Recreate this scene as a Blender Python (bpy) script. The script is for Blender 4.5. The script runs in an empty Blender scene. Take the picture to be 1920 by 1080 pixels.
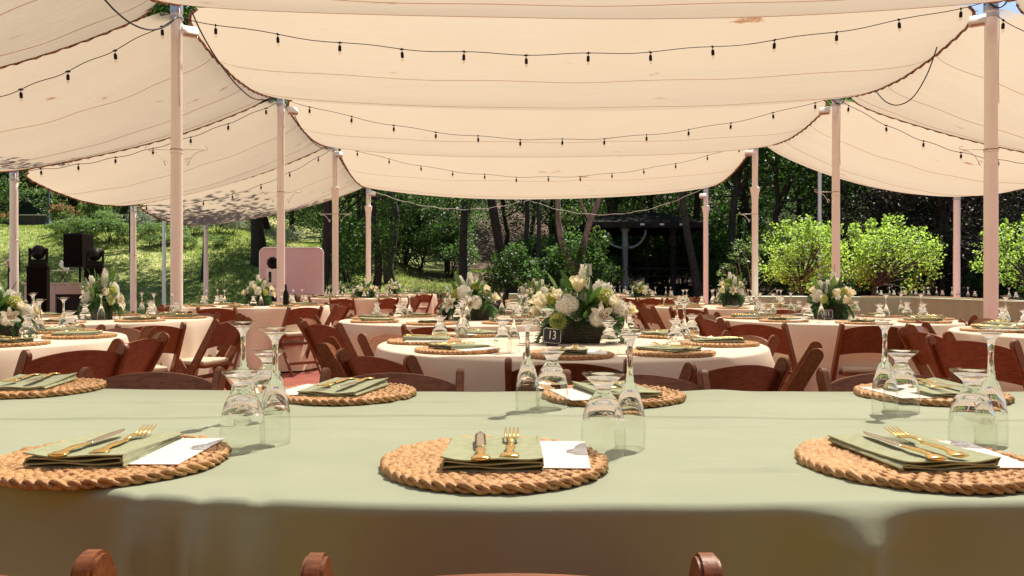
import bpy, bmesh, math, random
import numpy as np
from mathutils import Vector, Matrix, Quaternion
PI = math.pi
random.seed(7)
RNG = np.random.default_rng(11)
scene = bpy.context.scene
COL = scene.collection
F = 1500.0; CX = 945.0; HY = 530.0; CZ = 1.05      # focal length, principal point in photo pixels; eye height
TZ = 0.76                                          # table height
def gx(px, d): return (px - CX) * d / F
def gz(py, d): return CZ + (HY - py) * d / F
def sstep(a, b, x):
    t = max(0.0, min(1.0, (x - a) / (b - a))); return t * t * (3 - 2 * t)

# ------------------------------------------------------------------ materials
def newmat(name):
    m = bpy.data.materials.new(name); m.use_nodes = True
    nt = m.node_tree; nt.nodes.clear()
    out = nt.nodes.new('ShaderNodeOutputMaterial')
    return m, nt, out
def N(nt, t, **kw):
    n = nt.nodes.new(t)
    for k, v in kw.items():
        if hasattr(n, k): setattr(n, k, v)
        else: n.inputs[k].default_value = v
    return n
def L(nt, a, b): nt.links.new(a, b)
def mixcol(nt, fac, a, b):
    m = nt.nodes.new('ShaderNodeMix'); m.data_type = 'RGBA'
    for sock, v in ((m.inputs[0], fac), (m.inputs[6], a), (m.inputs[7], b)):
        if hasattr(v, 'links'): L(nt, v, sock)
        elif isinstance(v, (int, float)): sock.default_value = v
        else: sock.default_value = (*v[:3], 1)
    return m.outputs[2]
def noise(nt, scale, detail=3, rough=.55, coord='Object', stretch=None):
    tc = nt.nodes.new('ShaderNodeTexCoord'); src = tc.outputs[coord]
    if stretch:
        mp = nt.nodes.new('ShaderNodeMapping'); mp.inputs['Scale'].default_value = stretch
        L(nt, src, mp.inputs['Vector']); src = mp.outputs[0]
    n = N(nt, 'ShaderNodeTexNoise'); n.inputs['Scale'].default_value = scale
    n.inputs['Detail'].default_value = detail; n.inputs['Roughness'].default_value = rough
    L(nt, src, n.inputs['Vector']); return n.outputs['Fac']
def ramp(nt, fac, lo, hi):
    r = nt.nodes.new('ShaderNodeMapRange'); r.inputs[1].default_value = lo; r.inputs[2].default_value = hi
    r.interpolation_type = 'SMOOTHSTEP'
    L(nt, fac, r.inputs[0]); return r.outputs[0]
def pmat(name, col, rough=.6, metal=0., col2=None, scale=12, stretch=None, bump=0., bscale=80, bstretch=None, spec=.5, sheen=0., coat=0., island=False, thresh=(.35, .65)):
    m, nt, out = newmat(name)
    p = N(nt, 'ShaderNodeBsdfPrincipled')
    p.inputs['Roughness'].default_value = rough; p.inputs['Metallic'].default_value = metal
    p.inputs['Specular IOR Level'].default_value = spec
    p.inputs['Sheen Weight'].default_value = sheen
    p.inputs['Coat Weight'].default_value = coat
    if col2 is not None:
        if island:
            g = nt.nodes.new('ShaderNodeNewGeometry'); fac = g.outputs['Random Per Island']
        else:
            fac = ramp(nt, noise(nt, scale, 4, .6, 'Object', stretch), *thresh)
        L(nt, mixcol(nt, fac, col, col2), p.inputs['Base Color'])
    else: p.inputs['Base Color'].default_value = (*col, 1)
    if bump:
        b = N(nt, 'ShaderNodeBump'); b.inputs['Strength'].default_value = bump; b.inputs['Distance'].default_value = .01
        L(nt, noise(nt, bscale, 3, .6, 'Object', bstretch), b.inputs['Height']); L(nt, b.outputs[0], p.inputs['Normal'])
    L(nt, p.outputs[0], out.inputs[0]); return m
def leafmat(name, a, b, trans=.4, rough=.5, tcol=None, spec=.3):
    m, nt, out = newmat(name)
    g = nt.nodes.new('ShaderNodeNewGeometry')
    c = mixcol(nt, g.outputs['Random Per Island'], a, b)
    p = N(nt, 'ShaderNodeBsdfPrincipled'); p.inputs['Roughness'].default_value = rough
    p.inputs['Specular IOR Level'].default_value = spec
    L(nt, c, p.inputs['Base Color'])
    t = nt.nodes.new('ShaderNodeBsdfTranslucent')
    tc = mixcol(nt, g.outputs['Random Per Island'], tcol or a, [min(1, x * 1.5) for x in (tcol or b)])
    L(nt, tc, t.inputs[0])
    mx = nt.nodes.new('ShaderNodeMixShader'); mx.inputs[0].default_value = trans
    L(nt, p.outputs[0], mx.inputs[1]); L(nt, t.outputs[0], mx.inputs[2]); L(nt, mx.outputs[0], out.inputs[0]); return m

MT = {}
MT['wood'] = pmat('chair_wood', (.265, .088, .028), .46, col2=(.165, .048, .015), scale=10, stretch=(3, 14, 10), bump=.1, bscale=40, bstretch=(6, 6, 1), coat=.10)
MT['pad'] = pmat('seat_pad_cream', (.74, .66, .53), .6, col2=(.68, .60, .47), scale=6)
MT['brass'] = pmat('hinge_brass', (.5, .3, .12), .35, metal=1)
MT['white_cloth'] = pmat('table_linen_white', (.87, .75, .62), .85, col2=(.83, .715, .585), scale=3, bump=.12, bscale=700, sheen=.1)
MT['sage_cloth'] = pmat('table_linen_sage', (.375, .428, .315), .85, col2=(.35, .404, .292), scale=4, bump=.10, bscale=20, bstretch=(.6, 1.6, 1), sheen=.05)
MT['napkin'] = pmat('napkin_linen', (.43, .475, .31), .9, col2=(.37, .41, .25), scale=60, bump=.3, bscale=900, sheen=.1)
MT['hyacinth'] = pmat('water_hyacinth', (.70, .43, .22), .6, col2=(.48, .25, .11), scale=55, bump=.5, bscale=260, thresh=(.38, .7))
def hyacinthmat():
    m, nt, out = newmat('water_hyacinth')
    g = nt.nodes.new('ShaderNodeNewGeometry')
    a = mixcol(nt, ramp(nt, noise(nt, 34, 3, .6), .3, .7), (.66, .36, .15), (.33, .155, .052))
    fib = ramp(nt, noise(nt, 160, 3, .7), .35, .8)
    a = mixcol(nt, fib, a, (.80, .53, .28))
    p = N(nt, 'ShaderNodeBsdfPrincipled'); p.inputs['Roughness'].default_value = .5; p.inputs['Specular IOR Level'].default_value = .35
    L(nt, a, p.inputs['Base Color'])
    b = N(nt, 'ShaderNodeBump'); b.inputs['Strength'].default_value = .45; b.inputs['Distance'].default_value = .004
    L(nt, noise(nt, 240, 3, .6), b.inputs['Height']); L(nt, b.outputs[0], p.inputs['Normal']); L(nt, p.outputs[0], out.inputs[0]); return m
MT['hyacinth'] = hyacinthmat()
MT['gold'] = pmat('cutlery_gold', (.95, .66, .22), .18, metal=1, bump=.1, bscale=200)
MT['steel'] = pmat('blade_steel', (.62, .56, .50), .2, metal=1)
MT['card'] = pmat('card_paper', (.86, .85, .86), .7)
MT['ink'] = pmat('card_ink', (.45, .43, .44), .8)
MT['pole'] = pmat('pole_paint', (.93, .92, .90), .45, col2=(.90, .88, .85), scale=5, stretch=(1, 1, .3), bump=.05, bscale=30)
MT['white_paint'] = pmat('white_enamel', (.78, .76, .74), .4)
MT['black'] = pmat('black_plastic', (.005, .005, .006), .5, spec=.2)
MT['black_cloth'] = pmat('black_cloth', (.006, .004, .004), .9, spec=.1)
MT['wire'] = pmat('cable_black', (.015, .013, .012), .6)
MT['wire_white'] = pmat('cable_white', (.6, .58, .55), .6)
MT['rope'] = pmat('edge_rope', (.36, .20, .11), .9, col2=(.12, .06, .035), scale=7, stretch=(3, 3, 3), thresh=(.42, .58))
MT['seam'] = pmat('seam_thread', (.60, .38, .22), .9)
MT['boxwood'] = pmat('planter_walnut', (.045, .024, .015), .5, col2=(.025, .013, .008), scale=8, stretch=(1, 6, 6), bump=.2, bscale=60)
MT['chalk'] = pmat('chalkboard', (.018, .018, .02), .6, col2=(.03, .03, .032), scale=30)
MT['chalkline'] = pmat('chalk_line', (.82, .80, .76), .8)
MT['bark'] = pmat('bark_grey', (.09, .07, .056), .9, col2=(.035, .026, .02), scale=7, stretch=(4, 4, .8), bump=.8, bscale=9, bstretch=(4, 4, .8))
MT['bark_pale'] = pmat('bark_pale', (.30, .235, .185), .85, col2=(.16, .115, .085), scale=4, stretch=(3, 3, 1), bump=.4, bscale=8)
MT['bark_dark'] = pmat('bark_dark', (.052, .034, .026), .9, col2=(.025, .016, .012), scale=8, stretch=(4, 4, .8), bump=.8, bscale=9, bstretch=(4, 4, .8))
MT['leaf_dark'] = leafmat('foliage_dark', (.032, .066, .020), (.10, .16, .05), .42, tcol=(.08, .18, .026))
MT['leaf_mid'] = leafmat('foliage_mid', (.024, .054, .016), (.11, .165, .05), .4, tcol=(.06, .13, .02))
MT['leaf_purple'] = leafmat('foliage_purple', (.045, .040, .030), (.085, .075, .055), .25, tcol=(.06, .05, .03))
MT['leaf_lime'] = leafmat('foliage_lime', (.11, .21, .03), (.36, .46, .10), .5, tcol=(.30, .46, .06))
MT['leaf_silver'] = leafmat('foliage_silver', (.14, .18, .11), (.30, .33, .22), .3)
MT['leaf_bush'] = leafmat('foliage_bush', (.075, .125, .035), (.17, .23, .08), .4, tcol=(.14, .24, .05))
MT['leaf_red'] = leafmat('foliage_red', (.30, .07, .035), (.40, .16, .07), .4, tcol=(.45, .12, .05))
MT['green_floral'] = leafmat('arrangement_green', (.05, .12, .035), (.14, .25, .08), .25, rough=.35, tcol=(.10, .22, .04))
MT['fern'] = leafmat('arrangement_fern', (.045, .13, .055), (.10, .21, .09), .3, tcol=(.10, .24, .07))
MT['euca'] = leafmat('arrangement_eucalyptus', (.13, .19, .14), (.22, .28, .21), .2)
MT['yellowgreen'] = leafmat('arrangement_lime', (.50, .55, .12), (.62, .64, .20), .4)
MT['rose'] = leafmat('rose_cream', (.90, .83, .52), (.92, .87, .64), .45, rough=.6)
MT['white_petal'] = leafmat('petal_white', (.88, .87, .78), (.93, .92, .86), .5, rough=.6)
MT['lily'] = leafmat('petal_lily', (.88, .82, .62), (.90, .85, .70), .45, rough=.55)
MT['anther'] = pmat('anther_brown', (.22, .06, .02), .8)
MT['lens'] = pmat('lamp_lens', (.30, .20, .15), .15, coat=.5)
MT['lens_red'] = pmat('lamp_lens_red', (.62, .22, .18), .2, coat=.5)
MT['galv'] = pmat('galvanised', (.55, .54, .55), .4, metal=.8)
MT['booth_white'] = pmat('booth_paint', (.70, .58, .53), .6)
MT['screen_black'] = pmat('booth_scrim', (.02, .015, .02), .8)
MT['pink'] = pmat('backdrop_pink', (.68, .49, .64), .45, col2=(.70, .50, .54), scale=.9, thresh=(.3, .7))
MT['silver'] = pmat('backdrop_frame', (.75, .72, .76), .3, metal=.4)
MT['post_grey'] = pmat('pavilion_paint', (.22, .24, .23), .6)
MT['roof_dark'] = pmat('pavilion_roof', (.022, .019, .017), .95, spec=.05, col2=(.04, .034, .03), scale=6)
MT['stone_dark'] = pmat('wall_stone', (.055, .045, .04), .9, col2=(.03, .024, .022), scale=5, bump=.6, bscale=9)
MT['stone_cap'] = pmat('wall_cap', (.40, .34, .30), .8)
MT['mesh_green'] = pmat('fence_screen', (.010, .022, .020), .9, col2=(.007, .015, .014), scale=2)
MT['bin_green'] = pmat('bin_green', (.10, .26, .21), .5)
MT['trim_yellow'] = pmat('cable_cover_yellow', (.75, .55, .03), .5)

def glassmat(name, tint=(1, 1, 1)):
    m, nt, out = newmat(name)
    g = N(nt, 'ShaderNodeBsdfGlass'); g.inputs['Color'].default_value = (*tint, 1)
    g.inputs['Roughness'].default_value = 0; g.inputs['IOR'].default_value = 1.47
    L(nt, g.outputs[0], out.inputs[0]); return m
MT['glass'] = glassmat('stemware_glass', (.985, .99, .98))
def thinglass(name, tint, rough=.02):
    m, nt, out = newmat(name)
    lw = nt.nodes.new('ShaderNodeLayerWeight'); lw.inputs['Blend'].default_value = .5
    pw = nt.nodes.new('ShaderNodeMath'); pw.operation = 'POWER'; pw.inputs[1].default_value = 4.5; L(nt, lw.outputs['Facing'], pw.inputs[0])
    f = nt.nodes.new('ShaderNodeMath'); f.operation = 'MULTIPLY_ADD'; f.inputs[1].default_value = .55; f.inputs[2].default_value = .025; L(nt, pw.outputs[0], f.inputs[0])
    t = nt.nodes.new('ShaderNodeBsdfTransparent'); t.inputs[0].default_value = (*tint, 1)
    g = nt.nodes.new('ShaderNodeBsdfGlossy'); g.inputs['Roughness'].default_value = rough
    mx = nt.nodes.new('ShaderNodeMixShader')
    L(nt, f.outputs[0], mx.inputs[0]); L(nt, t.outputs[0], mx.inputs[1]); L(nt, g.outputs[0], mx.inputs[2]); L(nt, mx.outputs[0], out.inputs[0]); return m
MT['bulb'] = thinglass('bulb_glass', (.93, .90, .85))
MT['thin_glass'] = thinglass('bowl_glass', (.985, .99, .98), .0)
CANOPY_T = (.325, .262, .190); CANOPY_OPEN = .38
def canopymat():
    m, nt, out = newmat('shade_cloth')
    st = ramp(nt, noise(nt, 1.1, 7, .62, 'Object', (1.0, 2.4, 1.0)), .655, .72)
    big = ramp(nt, noise(nt, .5, 3, .5), .3, .7)
    weave = ramp(nt, noise(nt, 9, 4, .7, 'Object', (.35, 3.0, 1)), .25, .75)
    base = mixcol(nt, big, CANOPY_T, (CANOPY_T[0] * .96, CANOPY_T[1] * .95, CANOPY_T[2] * .93))
    base = mixcol(nt, weave, base, (CANOPY_T[0] * .97, CANOPY_T[1] * .955, CANOPY_T[2] * .93))
    colr = mixcol(nt, st, base, (.20, .10, .05))
    t = nt.nodes.new('ShaderNodeBsdfTranslucent'); L(nt, colr, t.inputs[0])
    d = nt.nodes.new('ShaderNodeBsdfDiffuse'); L(nt, colr, d.inputs[0])
    b = N(nt, 'ShaderNodeBump'); b.inputs['Strength'].default_value = .3; b.inputs['Distance'].default_value = .05
    L(nt, noise(nt, 2.2, 4, .55, 'Object', (.5, 2.2, 1)), b.inputs['Height'])
    L(nt, b.outputs[0], t.inputs['Normal']); L(nt, b.outputs[0], d.inputs['Normal'])
    m1 = nt.nodes.new('ShaderNodeMixShader'); m1.inputs[0].default_value = .30
    L(nt, t.outputs[0], m1.inputs[1]); L(nt, d.outputs[0], m1.inputs[2])
    tr = nt.nodes.new('ShaderNodeBsdfTransparent'); tr.inputs[0].default_value = (1, .93, .84, 1)
    lw = nt.nodes.new('ShaderNodeLayerWeight'); lw.inputs['Blend'].default_value = .5
    # the open weave closes up when it is met at a slant: holes are as deep as they are wide
    mr = nt.nodes.new('ShaderNodeMapRange'); mr.inputs[1].default_value = .32; mr.inputs[2].default_value = .20; mr.inputs[3].default_value = .02; mr.inputs[4].default_value = CANOPY_OPEN
    L(nt, lw.outputs['Facing'], mr.inputs[0])
    m2 = nt.nodes.new('ShaderNodeMixShader'); L(nt, mr.outputs[0], m2.inputs[0])
    L(nt, m1.outputs[0], m2.inputs[1]); L(nt, tr.outputs[0], m2.inputs[2]); L(nt, m2.outputs[0], out.inputs[0]); return m
MT['canopy'] = canopymat()
def groundmat():
    m, nt, out = newmat('ground_soil_and_grass')
    tc = nt.nodes.new('ShaderNodeTexCoord'); sx = nt.nodes.new('ShaderNodeSeparateXYZ'); L(nt, tc.outputs['Object'], sx.inputs[0])
    # grass to the left, leaf litter to the right; ragged border
    n1 = noise(nt, .35, 4, .6)
    ad = nt.nodes.new('ShaderNodeMath'); ad.operation = 'MULTIPLY_ADD'; ad.inputs[1].default_value = 9; L(nt, n1, ad.inputs[0]); L(nt, sx.outputs[0], ad.inputs[2])
    border = ramp(nt, ad.outputs[0], -2.0, 1.5)
    g = mixcol(nt, ramp(nt, noise(nt, 3, 5, .65), .3, .7), (.15, .21, .05), (.36, .36, .14))
    g = mixcol(nt, ramp(nt, noise(nt, .4, 3, .6), .52, .75), g, (.48, .42, .20))
    s = mixcol(nt, ramp(nt, noise(nt, 5, 6, .7), .35, .7), (.05, .034, .024), (.20, .13, .095))
    c = mixcol(nt, border, g, s)
    p = N(nt, 'ShaderNodeBsdfPrincipled'); p.inputs['Roughness'].default_value = .95; p.inputs['Specular IOR Level'].default_value = .1
    L(nt, c, p.inputs['Base Color'])
    b = N(nt, 'ShaderNodeBump'); b.inputs['Strength'].default_value = .8; b.inputs['Distance'].default_value = .08
    L(nt, noise(nt, 8, 5, .7), b.inputs['Height']); L(nt, b.outputs[0], p.inputs['Normal'])
    L(nt, p.outputs[0], out.inputs[0]); return m
MT['ground'] = groundmat()
MT['patio'] = pmat('patio_red', (.40, .11, .085), .75, col2=(.32, .085, .065), scale=2.5, bump=.2, bscale=60)

# ------------------------------------------------------------------ mesh helpers
def tag(o, label=None, cat=None, group=None, kind=None):
    if label: o['label'] = label
    if cat: o['category'] = cat
    if group: o['group'] = group
    if kind: o['kind'] = kind
    return o
def link_mesh(name, me, mats, parent=None, smooth=False, loc=None):
    for m in (mats if isinstance(mats, (list, tuple)) else [mats]): me.materials.append(MT[m] if isinstance(m, str) else m)
    if smooth:
        me.polygons.foreach_set('use_smooth', [True] * len(me.polygons))
    o = bpy.data.objects.new(name, me); COL.objects.link(o)
    if parent: o.parent = parent
    if loc: o.location = loc
    return o
def build(name, bm, mats, parent=None, smooth=False, loc=None, sharp=None):
    me = bpy.data.meshes.new(name)
    bmesh.ops.recalc_face_normals(bm, faces=bm.faces[:])
    bm.to_mesh(me); bm.free()
    o = link_mesh(name, me, mats, parent, smooth, loc)
    if smooth and sharp:
        me.set_sharp_from_angle(angle=math.radians(sharp))
    return o
def pyd(name, v, f, mats, parent=None, smooth=False, loc=None, midx=None):
    me = bpy.data.meshes.new(name); me.from_pydata([tuple(p) for p in v], [], f); me.update()
    o = link_mesh(name, me, mats, parent, smooth, loc)
    if midx is not None: me.polygons.foreach_set('material_index', midx)
    return o
def npmesh(name, V, nper, mats, parent=None, midx=None, smooth=False, loc=None):
    """V: (n, k, 3) array, one k-gon per row"""
    n, k, _ = V.shape
    me = bpy.data.meshes.new(name)
    me.vertices.add(n * k); me.vertices.foreach_set('co', V.reshape(-1).astype(np.float32))
    me.loops.add(n * k); me.loops.foreach_set('vertex_index', np.arange(n * k, dtype=np.int32))
    me.polygons.add(n); me.polygons.foreach_set('loop_start', np.arange(0, n * k, k, dtype=np.int32))
    me.polygons.foreach_set('loop_total', np.full(n, k, dtype=np.int32))
    me.update(calc_edges=True)
    o = link_mesh(name, me, mats, parent, smooth, loc)
    if midx is not None: me.polygons.foreach_set('material_index', np.asarray(midx, dtype=np.int32))
    return o
def box(bm, c, s, bev=0., rot=None, seg=2):
    r = bmesh.ops.create_cube(bm, size=1.0); vs = r['verts']
    M = Matrix.Translation(Vector(c)) @ (rot if rot is not None else Matrix.Identity(4)) @ Matrix.Diagonal((*s, 1))
    bmesh.ops.transform(bm, matrix=M, verts=vs)
    if bev:
        es = list({e for v in vs for e in v.link_edges})
        bmesh.ops.bevel(bm, geom=es, offset=bev, segments=seg, affect='EDGES', profile=.6)
def lathe(prof, seg=32, cap=False):
    """prof [(r,z)...] -> verts, faces (poles when r==0)"""
    v, f, rings = [], [], []
    for r, z in prof:
        if r < 1e-6:
            rings.append([len(v)]); v.append((0, 0, z))
        else:
            rings.append(list(range(len(v), len(v) + seg)))
            v += [(r * math.cos(2 * PI * i / seg), r * math.sin(2 * PI * i / seg), z) for i in range(seg)]
    for a, b in zip(rings, rings[1:]):
        for i in range(seg):
            j = (i + 1) % seg
            if len(a) == 1 and len(b) == 1: continue
            if len(a) == 1: f.append((a[0], b[j], b[i]))
            elif len(b) == 1: f.append((a[i], a[j], b[0]))
            else: f.append((a[i], a[j], b[j], b[i]))
    return v, f
def merge(parts):
    v, f = [], []
    for a, b in parts:
        o = len(v); v += list(a); f += [tuple(i + o for i in q) for q in b]
    return v, f
def xf(vf, M):
    return [tuple(M @ Vector(p)) for p in vf[0]], vf[1]
def tube(pts, r, seg=8, closed=False, cap=True):
    pts = [Vector(p) for p in pts]; n = len(pts)
    rs = r if isinstance(r, (list, tuple)) else [r] * n
    v, f = [], []
    t0 = (pts[1] - pts[0]).normalized()
    nrm = t0.orthogonal().normalized()
    for i, p in enumerate(pts):
        if closed: t = (pts[(i + 1) % n] - pts[i - 1]).normalized()
        else: t = (pts[min(i + 1, n - 1)] - pts[max(i - 1, 0)]).normalized()
        nrm = (nrm - t * nrm.dot(t))
        nrm = nrm.normalized() if nrm.length > 1e-6 else t.orthogonal().normalized()
        bn = t.cross(nrm)
        for k in range(seg):
            a = 2 * PI * k / seg
            v.append(tuple(p + (nrm * math.cos(a) + bn * math.sin(a)) * rs[i]))
    for i in range(n if closed else n - 1):
        for k in range(seg):
            a = i * seg + k; b = i * seg + (k + 1) % seg
            c = ((i + 1) % n) * seg + (k + 1) % seg; d = ((i + 1) % n) * seg + k
            f.append((a, b, c, d))
    if cap and not closed:
        f.append(tuple(range(seg))[::-1]); f.append(tuple(range((n - 1) * seg, n * seg)))
    return v, f
def empty(name, loc=(0, 0, 0), rz=0., label=None, cat=None, group=None):
    o = bpy.data.objects.new(name, None); COL.objects.link(o)
    o.location = loc; o.rotation_euler = (0, 0, rz); o.empty_display_size = .1
    return tag(o, label, cat, group)
def kids(o): return [c for c in bpy.data.objects if c.parent == o]
KIDS = {}
def copy_tree(root, loc, rz=0., label=None, group=None, scale=None, rot=None):
    def cp(o, parent):
        c = o.copy(); COL.objects.link(c); c.parent = parent
        ch = KIDS.get(o.name)
        if ch is None:
            ch = [k.name for k in o.children]; KIDS[o.name] = ch
        for k in ch: cp(bpy.data.objects[k], c)
        return c
    c = cp(root, None); c.location = loc; c.rotation_euler = rot if rot else (0, 0, rz)
    if scale: c.scale = scale if isinstance(scale, (tuple, list)) else (scale,) * 3
    if label: c['label'] = label
    if group: c['group'] = group
    return c
class Proto:
    """first call moves the prototype itself, later calls copy it with its parts"""
    def __init__(s, root): s.root = root; s.used = False
    def put(s, loc, rz=0., label=None, group=None, scale=None, rot=None):
        if not s.used:
            s.used = True; o = s.root
            o.location = loc; o.rotation_euler = rot if rot else (0, 0, rz)
            if scale: o.scale = scale if isinstance(scale, (tuple, list)) else (scale,) * 3
            if label: o['label'] = label
            if group: o['group'] = group
            return o
        return copy_tree(s.root, loc, rz, label, group, scale, rot)
# ------------------------------------------------------------------ ground
def hgt(x, y):
    a = 4.15 - 0.95 * sstep(-18, -9, x) - 1.5 * sstep(-10, -3, x) - .6 * sstep(-3, 6, x)
    h = a * sstep(22.5, 43, y) ** 1.15
    h += 9.5 * sstep(47, 78, y) + 3.5 * sstep(-30, -60, x) * sstep(20, 40, y)
    h += .10 * math.sin(x * .9 + y * .35) * sstep(25, 30, y)
    return h
def make_ground():
    xs = [-400, -200, -110] + [-70 + 1.4 * i for i in range(101)] + [110, 200, 400]
    ys = [-300, -120, -50, -20] + [-8 + 1.25 * i for i in range(80)] + [110, 180, 320]
    v = [(x, y, hgt(x, y) - .03) for y in ys for x in xs]; w = len(xs)
    f = [(j * w + i, j * w + i + 1, (j + 1) * w + i + 1, (j + 1) * w + i) for j in range(len(ys) - 1) for i in range(w - 1)]
    tag(pyd('ground', v, f, 'ground', smooth=True), kind='structure')
make_ground()
v = [(-10.6, -8, .0), (11.2, -8, .0), (11.2, 23.2, .0), (-10.6, 23.2, .0)]
bm = bmesh.new(); box(bm, (.3, 7.6, -.06), (21.8, 31.2, .12), .01)
tag(build('patio', bm, 'patio'), kind='structure')

def make_grass():
    n = 150000
    x = RNG.uniform(-36, 1.5, n); y = RNG.uniform(23.4, 43.5, n)
    keep = (x + 3.5 * np.sin(y * .7) + RNG.normal(0, 2, n)) < -1.5
    x, y = x[keep], y[keep]; n = len(x)
    z = np.array([hgt(a, b) for a, b in zip(x, y)]) - .04
    h = RNG.uniform(.05, .13, n); wd = RNG.uniform(.012, .03, n); a = RNG.uniform(0, 2 * PI, n)
    lx, ly = RNG.normal(0, .05, n), RNG.normal(0, .05, n)
    V = np.zeros((n, 3, 3)); ca, sa = np.cos(a) * wd, np.sin(a) * wd
    V[:, 0] = np.stack([x - ca, y - sa, z], 1); V[:, 1] = np.stack([x + ca, y + sa, z], 1); V[:, 2] = np.stack([x + lx, y + ly, z + h], 1)
    MT['grass'] = leafmat('grass_blades', (.085, .145, .028), (.37, .37, .13), .4, rough=.6, tcol=(.28, .38, .07), spec=.2)
    tag(npmesh('grass', V, 3, 'grass'), 'mown grass blades covering the sunlit slope', kind='stuff')
make_grass()

# ------------------------------------------------------------------ poles and shade canopies
ROWD = {-2: -4.0, -1: .4, 0: 4.8, 1: 9.2, 2: 13.5, 3: 17.85, 4: 22.2}
LX, RX, OLX, ORX = -3.765, 5.6, -8.27, 10.1
LZ = {-2: 4.24, -1: 4.24, 0: 4.24, 1: 4.24, 2: 4.20, 3: 4.14, 4: 3.70}
RZ = {-2: 4.27, -1: 4.27, 0: 4.27, 1: 4.27, 2: 4.20, 3: 4.17, 4: 3.72}
OLZ = {-1: 3.1, 0: 3.1, 1: 3.05, 2: 2.94, 3: 2.80, 4: 2.72}
ORZ = {-1: 3.3, 0: 3.3, 1: 3.25, 2: 3.12, 3: 3.07}
def scroll_bracket(parent, side, z):
    """iron plant bracket: straight arm with a scroll below"""
    parts = [tube([(side * .06, 0, z + .16), (side * .34, 0, z + .16)], .005, 6)]
    c = []
    for i in range(30):
        t = i / 29
        c.append((side * (.32 - .20 * t - .05 * math.sin(PI * t)), 0, z + .15 - .17 * t + .02 * math.sin(2 * PI * t)))
    for i in range(1, 18):
        a = i / 17 * 1.6 * PI; r = .032 * (1 - .55 * i / 17)
        c.append((side * (.12 - .0 + r * math.sin(a) * .9), 0, z - .02 + .032 - r * math.cos(a)))
    parts.append(tube(c, .0042, 6))
    cl = [(side * (.34 + .02 * math.sin(a)), 0, z + .18 - .02 * math.cos(a)) for a in [k * .5 for k in range(9)]]
    parts.append(tube(cl, .0042, 6))
    v, f = merge(parts); pyd('bracket', v, f, 'white_paint', parent, smooth=True)
def make_pole(x, y, top, r=.068, collar=False, label='', arms=(), base=0., ring=True):
    root = empty('canopy_pole', (x, y, base), 0, label, 'pole', 'white steel poles holding up the shade canopy')
    h = top - base
    if collar:
        zc = 3.17 - base
        prof = [(r * .92, h), (r * .92, zc + .02), (r * 1.55, zc), (r * 1.55, zc - .035), (r * 1.15, zc - .18), (r * 1.05, zc - .30), (r, zc - .32), (r, 0)]
    else:
        prof = [(r * .9, h), (r * .92, h * .7), (r, h * .45), (r, 0)]
    v, f = lathe(prof, 20); pyd('shaft', v, f, 'pole', root, smooth=True).data.set_sharp_from_angle(angle=.6)
    v, f = lathe([(0, h + .03), (r * 1.02, h + .02), (r * 1.02, h - .10), (r * .9, h - .10)], 16); pyd('cap', v, f, 'galv', root, smooth=True).data.set_sharp_from_angle(angle=.6)
    if ring:
        v, f = lathe([(r * .9, h - .13), (r * 1.12, h - .135), (r * 1.12, h - .17), (r * .9, h - .175)], 16); pyd('clamp_ring', v, f, 'galv', root)
    v, f = lathe([(r, .10), (r * 1.5, .06), (r * 2.1, .035), (r * 2.1, 0)], 16); pyd('base_flange', v, f, 'pole', root)
    for s, z in arms: scroll_bracket(root, s, z - base)
    for z in ([arms[0][1] - base + .16] if arms else []):
        v, f = tube([((r + .001) * math.cos(i * PI / 10), (r + .001) * math.sin(i * PI / 10), z) for i in range(20)], .004, 5, closed=True); pyd('strap', v, f, 'rope', root)
    # welded joint part way up and a cable tied along the shaft
    jz = h * .60
    v, f = lathe([(r * .97, jz - .012), (r * 1.035, jz - .008), (r * 1.035, jz + .008), (r * .97, jz + .012)], 20); pyd('joint', v, f, 'pole', root, True)
    v, f = tube([(r * .75 + .004 * math.sin(i), -r * .72, h - .05 - i * .16) for i in range(8)], .0045, 5); pyd('cable', v, f, 'wire_white', root, True)
    return root
pole_names = {1: 'nearest', 2: 'second', 3: 'third', 4: 'farthest'}
for r in (1, 2, 3, 4):
    make_pole(LX, ROWD[r], LZ[r], .068, r >= 3, f'{pole_names[r]} pinkish white pole in the left row beside the middle canopy', [(-1, 2.42), (1, 2.42)] if r < 4 else [])
    make_pole(RX, ROWD[r], RZ[r], .075 if r == 1 else .068, r >= 3, f'{pole_names[r]} pinkish white pole in the right row beside the middle canopy', [(-1, 2.42)] if r < 4 else [])
make_pole(OLX, ROWD[2], OLZ[2], .07, label='outer white pole beside the black lighting towers at left')
make_pole(OLX, ROWD[3], OLZ[3], .066, label='outer white pole rising behind the flowers of the left table')
make_pole(OLX, ROWD[4], OLZ[4], .066, label='outer white pole left of the pink panel, under a shaded canopy corner')
make_pole(-10.2, 24.0, 3.3, .055, label='thin white pole at left seen just beside the nearest left pole', base=hgt(-10.2, 24))
make_pole(ORX, ROWD[3], ORZ[3], .072, label='outer white pole behind the long sage tables at right')
make_pole(ORX, 25.6, 4.95, .06, label='thin bluish white pole among the lime green trees', base=hgt(ORX, 25.6))

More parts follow.
